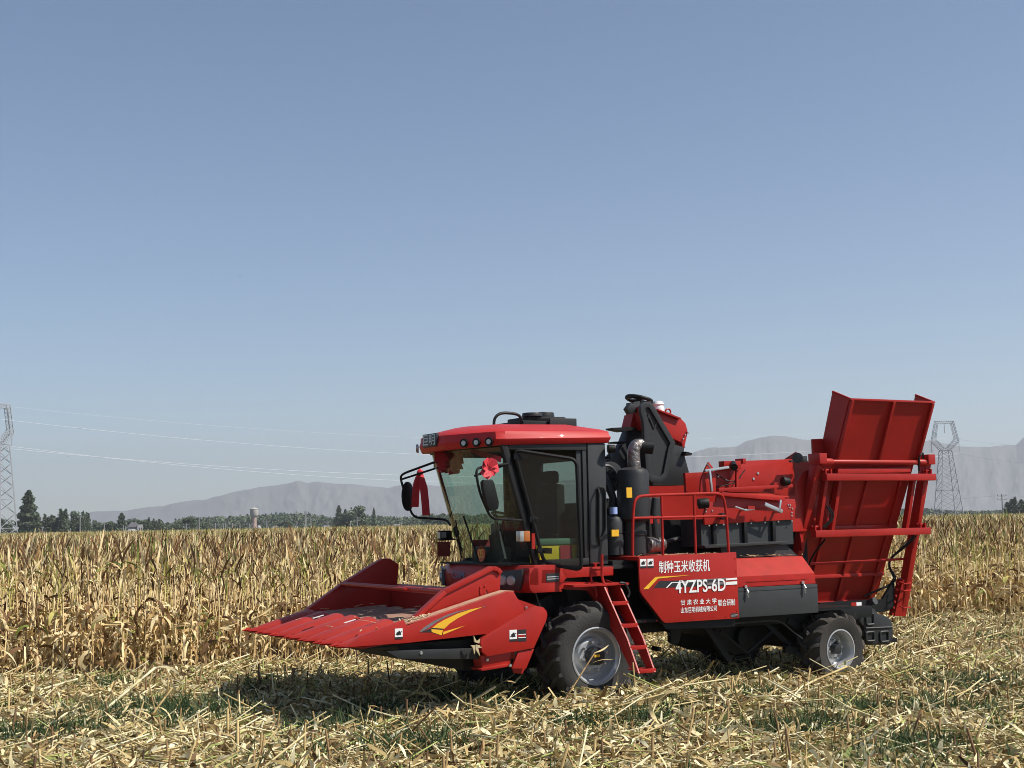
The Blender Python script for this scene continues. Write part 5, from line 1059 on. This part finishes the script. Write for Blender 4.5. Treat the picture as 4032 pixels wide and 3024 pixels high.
# mountains
from mathutils import noise
mm = mix_mat('bare_mountain_rock', [(.09, .085, .085), (.14, .13, .125), (.20, .18, .17)], .006, bump=0)
def mountains(name, prof, D0, amp, seed):
    px = np.array([p[0] for p in prof], float); py = np.array([p[1] for p in prof], float); r = np.random.default_rng(seed)
    xs = np.linspace(px[0], px[-1], 420); ny = 50; V = []
    fr = [(r.uniform(.02, .12) * (1 + i * .5), r.uniform(0, 6.28), 1 / (1 + i * .7)) for i in range(9)]
    for j in range(ny):
        u = j / (ny - 1)
        for i, x in enumerate(xs):
            top = at(x, np.interp(x, px, py), D0); zt = max(top.z, 2.); D = D0 - 900 * (1 - u) + (500 * max(0, u - .7) * 2 if u > .7 else 0)
            rid = .5 + .5 * noise.multi_fractal((x * .028 + u * .9 + seed, u * 2.6 - x * .006, 2.3), .9, 2.1, 6) * .8; rid = min(1.2, max(0, 1.3 - rid))
            s = min(1, u / .7); prof_h = s ** 1.25 * (1 - amp * (1 - s) * 2.2 * rid - .35 * amp * rid * (1 if u < .7 else 0)); 
            if u > .7: prof_h = 1 - ((u - .7) / .3) ** 1.5
            sc_ = D / D0; V.append((top.x * sc_, D, max(-5, zt * prof_h + (amp * 26 * (rid - .5)) * s)))
    n = len(xs); F = [(j * n + i, j * n + i + 1, (j + 1) * n + i + 1, (j + 1) * n + i) for j in range(ny - 1) for i in range(n - 1)]
    m = MB(); m.add(V, F); o = m.build(name, mm, ang=180); tag(o, kind='structure'); return o
mountains('mountains', [(150, 1120), (198, 1106), (273, 1103), (322, 1096), (352, 1095), (367, 1089), (441, 1080), (496, 1066), (549, 1056), (597, 1050), (623, 1045), (644, 1039), (666, 1046), (684, 1042), (722, 1046), (753, 1047), (791, 1051), (839, 1056), (865, 1049), (900, 1048), (960, 1052), (1100, 1045), (1200, 1040), (1300, 1035), (1400, 1020), (1500, 1010)], 7000, .4, 3)
mountains('mountains', [(1150, 1110), (1300, 1060), (1400, 1030), (1482, 989), (1502, 979), (1535, 971), (1591, 969), (1613, 957), (1647, 949), (1669, 945), (1692, 947), (1735, 954), (1800, 962), (1900, 958), (1995, 955), (2013, 954), (2041, 962), (2073, 968), (2120, 969), (2194, 966), (2212, 949), (2240, 935), (2400, 925)], 6000, .28, 5)

# foliage clumps
M['tree'] = leafmat('tree_foliage', [(0., (.06, .08, .05)), (.5, (.13, .165, .10)), (1., (.22, .26, .16))], .15, jitter=.25)
M['bark'] = mat('bark', (.10, .08, .06), .9)
def crown(seed, kind):
    r = np.random.default_rng(seed); N = 4200
    if kind == 'poplar':
        h = r.uniform(0, 1, N) ** .9; rad = .22 * np.interp(h, [0, .25, .6, .9, 1], [.75, 1., .62, .28, .03]) * (1 + .25 * np.sin(h * 34 + r.uniform(0, 6)))
        a = r.uniform(0, 6.28, N); q = r.uniform(.3, 1, N) ** .5 * rad; c = np.stack([q * np.cos(a), q * np.sin(a), .06 + h * .94], 1)
    elif kind == 'loose':
        npl = 7; px_ = np.linspace(-.30, .30, npl) + r.normal(0, .03, npl); ph = r.uniform(.72, 1.0, npl); pw = r.uniform(.09, .15, npl); k = r.integers(0, npl, N); h = r.uniform(0, 1, N)
        q = pw[k] * np.interp(h, [0, .3, .7, 1], [1.1, 1.2, .8, .1]) * r.uniform(.2, 1.1, N); a = r.uniform(0, 6.28, N)
        c = np.stack([px_[k] + q * np.cos(a), r.normal(0, .06, npl)[k] + q * np.sin(a), .03 + h * ph[k] * .96], 1)
    else:
        nb = 16 if kind == 'round' else 24; cz = r.uniform(.25, .85, nb); wr = np.interp(cz, [0, .4, 1], [.30, .36, .12]); aa = r.uniform(0, 6.28, nb)
        cc = np.stack([wr * np.cos(aa) * r.uniform(.3, 1, nb), wr * np.sin(aa) * r.uniform(.3, 1, nb), cz], 1); rb = r.uniform(.09, .2, nb)
        if kind == 'loose': rb *= .75; cc[:6, 2] = r.uniform(.8, .95, 6)
        k = r.integers(0, nb, N); v = r.normal(0, 1, (N, 3)); v /= np.linalg.norm(v, axis=1)[:, None]; c = cc[k] + v * (rb[k] * r.uniform(.5, 1.05, N))[:, None] * np.array([1, 1, .9])
        low = r.random(N) < .38; c[low, 2] = r.uniform(.02, .42, low.sum()); c[low, 0] = r.uniform(-.42, .42, low.sum())
    c[:, 2] = np.clip(c[:, 2], .02, 1.03)
    s = .024 if kind != 'loose' else .022
    return ribbons(c, r.uniform(0, 6.28, N), r.uniform(-.3, 1.3, N), r.uniform(.8, 2., N) * s * 1.4, r.uniform(.8, 1.8, N) * s, r.normal(0, .5, N), (r.uniform(-1.5, 1.5, N), r.normal(0, .3, N)), np.clip(r.normal(.5, .25, N), 0, 1), 1, wprof=[.9, 1])
CRN = {k: [mesh_np('crown', *crown(sd + i, k), M['tree']) for i in range(3)] for k, sd in (('poplar', 10), ('round', 20), ('loose', 30))}
tm = MB().tube([(0, 0, 0), (.005, 0, .35), (0, .005, .7)], .012, 6, True, [.018, .012, .004])
for a in (.4, 2.4, 4.6): tm.tube([(0, 0, .25), (.1 * math.cos(a), .1 * math.sin(a), .5)], .006, 5)
tko = tm.build('trunk', M['bark']); TRK = tko.data; bpy.data.objects.remove(tko)
def tree(xl, xr, ytop, D, kind, label, cat='tree', group='trees beyond the corn field', v=0):
    xc = (xl + xr) / 2; p = at(xc, ytop, D); b = at(xc, 1145, D); wpx = (xr - xl) * D / 2950; h = p.z
    t = empty('tree', (p.x, D, 0), xc * .7); tag(t, label, cat, group)
    c = bpy.data.objects.new('crown', CRN[kind][v % 3]); COL.objects.link(c); c.parent = t; wn = .44 if kind == 'poplar' else .66 if kind == 'round' else .56
    c.scale = (wpx / wn, wpx / wn, h)
    k = bpy.data.objects.new('trunk', TRK); COL.objects.link(k); k.parent = t; k.scale = (h, h, h)
# from the left edge of the photograph to the right (working pixels)
tree(-30, 22, 1112, 520, 'round', 'round tree behind the leftmost steel pylon')
tree(38, 86, 1064, 470, 'poplar', 'tall cone shaped poplar right of the leftmost pylon')
tree(84, 122, 1106, 480, 'loose', 'small ragged tree right of the tall poplar')
tree(115, 160, 1100, 480, 'loose', 'wide bushy tree with twin peaks second right of the poplar', v=1)
tree(148, 182, 1102, 485, 'round', 'dense dark tree in the middle of the left clump', v=2)
tree(172, 200, 1104, 480, 'loose', 'spiky tree at the right end of the left clump', v=2)
tree(194, 226, 1121, 520, 'round', 'low dark tree right of the left clump')
tree(222, 252, 1126, 520, 'round', 'low rounded tree left of the small cone topped tree', v=1)
tree(250, 276, 1110, 520, 'poplar', 'small cone topped tree left of the grey roofed house')
tree(272, 308, 1120, 540, 'round', 'broad low tree behind the grey roofed house', v=1)
tree(300, 330, 1121, 540, 'round', 'dark tree right behind the grey roofed house', v=2)
tree(322, 352, 1117, 520, 'loose', 'pointed bushy tree between the house and the oval tree')
tree(346, 372, 1126, 540, 'round', 'low tree left of the flat topped tree')
tree(372, 398, 1125, 540, 'round', 'low wide tree beside the flat topped tree', v=2)
tree(388, 428, 1115, 520, 'round', 'flat topped leafy tree standing above the low trees', v=1)
tree(426, 458, 1127, 560, 'round', 'small rounded tree where the far wood begins', v=1)
tree(600, 632, 1122, 640, 'round', 'dark tree in front of the far wood right of the water tower', v=2)
tree(722, 742, 1094, 620, 'poplar', 'thin poplar left of the big round tree', v=1)
tree(738, 754, 1102, 620, 'poplar', 'second thin poplar left of the big round tree', v=2)
tree(744, 796, 1091, 560, 'round', 'big round tree in the middle of the treeline', v=2)
tree(724, 750, 1112, 560, 'loose', 'bush at the foot of the two thin poplars', v=1)
tree(802, 813, 1099, 620, 'poplar', 'narrow dark poplar right of the big round tree')
tree(905, 940, 1108, 560, 'round', 'rounded tree behind the far mirror of the harvester', v=1)
tree(940, 985, 1106, 560, 'round', 'leafy tree just left of the cab', v=0)
tree(2180, 2226, 1074, 420, 'loose', 'dark leafy tree cut by the right border of the photo', v=1)
tree(2162, 2186, 1100, 430, 'round', 'small tree left of the one at the right border', v=2)
tree(86, 140, 1119, 500, 'round', 'low wide bush in front of the left clump beside the tall poplar', v=1)
tree(138, 200, 1116, 500, 'round', 'broad low bush at the foot of the spiky left clump', v=2)
tree(200, 262, 1125, 540, 'round', 'flat low bush left of the small cone topped tree', v=0)
tree(296, 350, 1125, 550, 'round', 'flat low bush right of the grey roofed house', v=1)
tree(346, 404, 1127, 560, 'round', 'low bush joining the two middle trees of the left treeline', v=2)
# continuous far wood
wp = [(380, 1126), (430, 1122), (500, 1120), (540, 1118), (560, 1117), (600, 1114), (640, 1113), (690, 1116), (722, 1121), (800, 1116), (870, 1119), (960, 1113), (1100, 1112), (1400, 1106), (1700, 1104), (1900, 1102), (1990, 1102), (2050, 1106), (2120, 1108), (2212, 1107), (2300, 1104)]
N = 46000; xd = rng.uniform(380, 2300, N); D = rng.uniform(780, 900, N); cw = rng.uniform(2.5, 5)
zt = np.array([max(at(x, np.interp(x, [p[0] for p in wp], [p[1] for p in wp]), 850).z, 3.) for x in xd])
X = np.array([at(x, 1140, 1.).x for x in xd]) * D; bump = .78 + .26 * np.abs(np.sin(X / 3.1 + np.sin(X / 11.) * 2)) + .06 * np.sin(X / 37.)
z = zt * bump * rng.uniform(0.02, 1, N) ** .7
V, F, T = ribbons(np.stack([X, D, z], 1), rng.uniform(0, 6.28, N), rng.uniform(-.3, 1.4, N), rng.uniform(.7, 1.6, N), rng.uniform(.6, 1.3, N), rng.normal(0, .4, N), (rng.uniform(-1.5, 1.5, N), rng.normal(0, .2, N)), np.clip(rng.normal(.45, .22, N), 0, 1), 1, wprof=[.9, 1])
o = bpy.data.objects.new('far_wood', mesh_np('far_wood', V, F, T, M['tree'])); COL.objects.link(o); tag(o, 'long dark green belt of woodland on the horizon', 'woodland', kind='stuff')
# water tower
M['concrete'] = mat('pale_concrete', (.42, .40, .36), .85, var=.15, vscale=.6); M['brickp'] = mat('pinkish_brick', (.42, .30, .25), .9, var=.15, vscale=.8)
D = 700; p = at(549, 1141, D); wt = empty('water_tower', (p.x, D, 0)); tag(wt, 'round water tower with wide grey tank on a pinkish brick stem', 'water tower')
MB().lathe_z([(1.45, 0), (1.3, 3), (1.2, 7.6), (1.25, 7.8)]).build('stem', M['brickp'], wt)
MB().lathe_z([(1.25, 7.7), (1.9, 8.4), (2.1, 8.7), (2.1, 11.6), (2.2, 11.7), (2.2, 11.9)]).build('tank', M['concrete'], wt)
MB().lathe_z([(2.15, 11.9), (1.2, 12.45), (.3, 12.7), (.1, 13.2)]).build('roof', M['concrete'], wt)
# houses and sheds
M['whitewash'] = mat('white_wall', (.38, .37, .36), .8); M['roofgrey'] = mat('grey_roof', (.22, .21, .22), .8)
def house(dx, D, w_, h_, label, roof=True, dome=False, cat='house', name='house'):
    p = at(dx, 1140, D); t = empty(name, (p.x, D, 0), .3); tag(t, label, cat)
    if dome:
        MB().lathe_z([(w_ / 2, 0), (w_ / 2, h_ * .5), (w_ * .42, h_ * .8), (w_ * .2, h_ * .97), (.05, h_)]).build('tank_shell', M['whitewash'], t); return
    wl = MB().box(-w_ / 2, w_ / 2, -2.5, 2.5, 0, h_).build('wall', M['whitewash'], t)
    MB().box(-w_ * .3, -w_ * .15, -2.52, -2.45, h_ * .35, h_ * .75).box(w_ * .1, w_ * .3, -2.52, -2.45, h_ * .35, h_ * .75).build('window', M['ink'], t)
    if roof: MB().prism([(-w_ / 2 - .3, h_), (w_ / 2 + .3, h_), (w_ * .25, h_ + 1.6), (-w_ * .25, h_ + 1.6)], -2.8, 2.8).build('roof', M['roofgrey'], t)
house(288, 470, 3.6, 3.4, 'grey roofed house among the trees left of the water tower')
house(303, 468, 1.6, 4.2, 'small white annex right of the grey roofed house', roof=False)
house(286, 460, 4.4, 2.7, 'low white dome in front of the grey roofed house', dome=True, cat='dome', name='storage_dome')
house(559, 690, 2.4, 3.6, 'white round tank at the foot of the water tower', dome=True, cat='tank', name='storage_tank')
for dx, lb in ((594, 'white shed right of the white round tank'), (636, 'white shed left of the lattice mast'), (704, 'white shed right of the lattice mast'), (855, 'white shed left of the far mirror')):
    house(dx, 690, 3., 2.9, lb, roof=False, cat='shed', name='shed')
# poles
M['pole'] = mat('pole_concrete', (.30, .29, .28), .8)
def pole(dx, ytop, D, arms, label, lamp=False):
    p = at(dx, ytop, D); t = empty('utility_pole', (p.x, D, 0)); tag(t, label, 'utility pole', 'utility poles beyond the corn field')
    MB().cyl((0, 0, 0), (0, 0, p.z), .20, .13, 8).build('shaft', M['pole'], t)
    if arms:
        m = MB()
        for a in range(arms): m.bar((-1.1, 0, p.z - .5 - a * .9), (1.1, 0, p.z - .5 - a * .9), .12).cyl((-1., 0, p.z - .5 - a * .9), (-1., 0, p.z - .1 - a * .9), .08).cyl((1., 0, p.z - .5 - a * .9), (1., 0, p.z - .1 - a * .9), .08)
        m.build('crossarm', M['pole'], t)
    return p
pl_ = [(91, 1138, 0), (152, 1141, 0), (173, 1115, 1), (191, 1146, 0), (225, 1129, 1), (266, 1134, 0), (271, 1136, 0), (297, 1135, 0), (402, 1130, 2), (425, 1136, 0), (430, 1115, 1), (465, 1130, 1), (482, 1131, 0), (487, 1129, 1), (502, 1130, 1), (518, 1130, 0), (539, 1130, 1), (576, 1123, 1), (641, 1126, 0), (671, 1117, 1), (708, 1125, 1), (757, 1126, 0), (771, 1115, 2), (866, 1124, 0)]
for i, (dx, yt, a) in enumerate(pl_): pole(dx, yt, 440 if i % 2 else 455, a, ORD[i] + ' utility pole from the left along the treeline' + (', with a crossarm' if a == 1 else ', with two crossarms' if a == 2 else ', plain topped'))
pr_p = pole(2164, 1067, 330, 2, 'utility pole with two crossarms standing right of the right hand pylon')
pole(2124, 1102, 500, 0, 'short plain pole between the right hand pylon and the two armed pole')
# lattice mast
p = at(660, 1098, 640); t = empty('lattice_mast', (p.x, 640, 0)); tag(t, 'slim white lattice mast in the middle of the treeline', 'mast'); m = MB()
for a in range(3): m.cyl((.5 * math.cos(a * 2.1), .5 * math.sin(a * 2.1), 0), (.2 * math.cos(a * 2.1), .2 * math.sin(a * 2.1), p.z - 1.5), .12, .09, 6)
for k in range(9): z_ = k * p.z / 10; m.bar((-.4, 0, z_), (.4, 0, z_ + p.z / 10), .08)
m.cyl((0, 0, p.z - 2.5), (0, 0, p.z), .1, .06, 6); m.build('lattice', M['whitewash'], t); MB().box(-.6, .6, -.2, .2, p.z - 2.6, p.z - 1.4).build('antenna', M['whitewash'], t)
# pylons
M['galv'] = mat('galvanised_steel', (.36, .37, .38), .6, metal=.2)
def pylon(cx, D, Ht, yaw, label, r=.11, bw=5.4):
    b = at(cx, 1140, D); t = empty('power_pylon', (b.x, D, 0), yaw); tag(t, label, 'pylon', 'steel transmission pylons'); m = MB()
    zw = Ht * .70; ww = 2.3
    def c(z): return bw + (ww - bw) * z / zw
    lv = [0, .12, .27, .42, .56, .68, .80, .91, 1.]; zs = [zw * q for q in lv]
    for sx, sy in ((1, 1), (1, -1), (-1, 1), (-1, -1)): m.bar((c(0) * sx, c(0) * sy, 0), (ww * sx, ww * sy, zw), r * 2.2)
    for a, b2 in zip(zs[:-1], zs[1:]):
        for s in (1, -1):
            for ax_ in (0, 1):
                def q(u, z): return (u * c(z), s * c(z), z) if ax_ == 0 else (s * c(z), u * c(z), z)
                m.bar(q(-1, a), q(1, b2), r).bar(q(1, a), q(-1, b2), r)
    for z_ in (zs[1], zs[3], zs[-1]):
        k = c(z_); m.bar((-k, -k, z_), (k, -k, z_), r * 1.3).bar((-k, k, z_), (k, k, z_), r * 1.3).bar((-k, -k, z_), (-k, k, z_), r * 1.3).bar((k, -k, z_), (k, k, z_), r * 1.3)
    m.build('tower_body', M['galv'], t); h = MB(); zt = Ht; z1 = Ht * .79
    for s in (1, -1):
        for y in (-.7, .7):
            h.bar((s * ww, y * 2, zw), (s * 6.6, y, z1), r * 1.6).bar((s * .3, y, zw + .8), (s * 4.6, y, z1 + 1.2), r * 1.4).bar((s * 6.6, y, z1), (s * 4.4, y, zt), r * 1.6).bar((s * 4.6, y, z1 + 1.2), (s * 3.2, y, zt - 1), r * 1.2)
            for k in range(6):
                u0 = k / 6; u1 = (k + 1) / 6
                o0 = np.array((s * 6.6, y, z1)) * (1 - u0) + np.array((s * 4.4, y, zt)) * u0; i1 = np.array((s * 4.6, y, z1 + 1.2)) * (1 - u1) + np.array((s * 3.2, y, zt - 1)) * u1
                i0 = np.array((s * 4.6, y, z1 + 1.2)) * (1 - u0) + np.array((s * 3.2, y, zt - 1)) * u0; o1 = np.array((s * 6.6, y, z1)) * (1 - u1) + np.array((s * 4.4, y, zt)) * u1
                h.bar(tuple(o0), tuple(i1), r * .7).bar(tuple(i0), tuple(o1), r * .7)
                a0 = np.array((s * ww, y, zw)) * (1 - u0) + np.array((s * 6.6, y, z1)) * u0; b1 = np.array((s * .3, y, zw + .8)) * (1 - u1) + np.array((s * 4.6, y, z1 + 1.2)) * u1
                b0_ = np.array((s * .3, y, zw + .8)) * (1 - u0) + np.array((s * 4.6, y, z1 + 1.2)) * u0; h.bar(tuple(a0), tuple(b1), r * .7).bar(tuple(a0), tuple(b0_), r * .7)
    for y in (-.7, .7): h.bar((-4.6, y, zt), (4.6, y, zt), r * 1.6).bar((-4.2, y, zt - 1.2), (4.2, y, zt - 1.2), r * 1.2)
    for k in range(8): h.bar((-4.4 + k * 1.1, -.7, zt - 1.2), (-3.3 + k * 1.1, -.7, zt), r * .7).bar((-4.4 + k * 1.1, .7, zt), (-3.3 + k * 1.1, .7, zt - 1.2), r * .7)
    h.build('tower_head', M['galv'], t)
    for x, z_ in ((-6.7, z1), (6.7, z1), (0, zt - 1)): MB().cyl((x, 0, z_), (x, 0, z_ - 4.6), .14, .14, 6).build('insulator', M['galv'], t)
    return t
pylon(-5, 458, 45.5, 1.28, 'nearer steel pylon cut by the left border of the photo', r=.15, bw=4.6)
pylon(2051, 650, 46.5, .05, 'steel pylon standing behind the corn right of the harvester', r=.14)
# power lines
M['wire'] = mat('aluminium_wire', (.75, .77, .8), .7)
def wire(a, Da, b, Db, mid, label, r=.055, name='power_line'):
    A = at(*a, Da); B = at(*b, Db); lo, hi = 0., 1.
    for _ in range(40):
        t = (lo + hi) / 2; p = A.lerp(B, t); 
        if disp_x(tuple(p))[0] < mid[0]: lo = t
        else: hi = t
    p = A.lerp(B, t); q = at(mid[0], mid[1], p.y); sag = (p.z - q.z) / max(4 * t * (1 - t), .01)
    pts = [tuple(A.lerp(B, k / 48) - Vector((0, 0, sag * 4 * (k / 48) * (1 - k / 48)))) for k in range(49)]
    m = MB(); m.tube([Vector(x) - A for x in pts], r, 5); o = m.build(name, M['wire']); o.location = A; tag(o, label, 'power line', 'power lines between the pylons')
wire((21, 964), 458, (2076, 978), 650, (549, 1019), 'lowest power line running from the left pylon behind the cab')
wire((-12, 966), 458, (2024, 978), 650, (549, 1012), 'power line just above the lowest one left of the cab')
wire((5, 906), 458, (2050, 946), 650, (549, 960), 'bright middle power line passing high over the water tower')
wire((16, 878), 458, (2068, 907), 650, (549, 926), 'faint topmost wire between the two pylons', r=.03)
wire((2074, 980), 650, (2600, 960), 520, (2212, 1000), 'power line leaving the right pylon towards the right border', r=.03)
wire((2052, 946), 650, (2600, 930), 520, (2194, 962), 'upper power line leaving the right pylon to the right', r=.03)
wire((1700, 1098), 420, (2164, 1070), 330, (2004, 1083), 'low wire reaching the two armed pole from the left', r=.02)
wire((2164, 1070), 330, (2500, 1050), 300, (2212, 1072), 'low wire from the two armed pole to the right border', r=.02)
# birds
M['feather'] = mat('dark_feathers', (.03, .03, .035), .8)
def bird(dx, dy, D, s, label, a=.3):
    p = at(dx, dy, D); t = empty('bird', p, a); tag(t, label, 'bird', 'birds in the sky'); t.scale = (s, s, s)
    MB().tube([(-.5, 0, 0), (-.25, 0, .02), (.1, 0, .02), (.4, 0, .05), (.55, 0, .04)], .1, 8, True, [.02, .09, .12, .07, .01]).sheet([(-.7, -.08, 0), (-.7, .08, 0), (-.35, .03, .01), (-.35, -.03, .01)], .02).build('body', M['feather'], t)
    for s2 in (1, -1): MB().sheet([(.2, 0, .03), (.28, s2 * .5, .22), (.05, s2 * 1.1, .05), (-.05, s2 * .5, .18), (-.1, 0, .02)], .02).build('wing', M['feather'], t)
bird(518, 597, 90, .14, 'dark bird flying high in the open sky left of centre', 2.2)
bird(173, 926, 160, .16, 'tiny bird above the power lines near the left pylon')
bird(147, 987, 160, .16, 'tiny bird on the lowest power line near the left pylon', 1.)
bird(192, 983, 160, .16, 'tiny bird between the two lowest power lines at left', 2.)
bird(495, 957, 160, .14, 'tiny bird beside the middle power line left of the cab', .7)
bird(2156, 1001, 160, .12, 'tiny bird against the mountain right of the pylon', 1.7)
# ================================================================== HAZE
hm = bpy.data.materials.new('haze_air'); hm.use_nodes = True; n = hm.node_tree.nodes; n.clear(); out = n.new('ShaderNodeOutputMaterial'); pv = n.new('ShaderNodeVolumePrincipled')
pv.inputs['Color'].default_value = (.93, .97, 1., 1); pv.inputs['Density'].default_value = 1.7e-4; pv.inputs['Anisotropy'].default_value = .2
hm.node_tree.links.new(pv.outputs[0], out.inputs['Volume'])
hz = MB().box(-6500, 6500, -800, 9500, -3, 470).build('haze', hm); tag(hz, 'pale dusty haze lying over the plain and mountains', 'haze', kind='stuff')
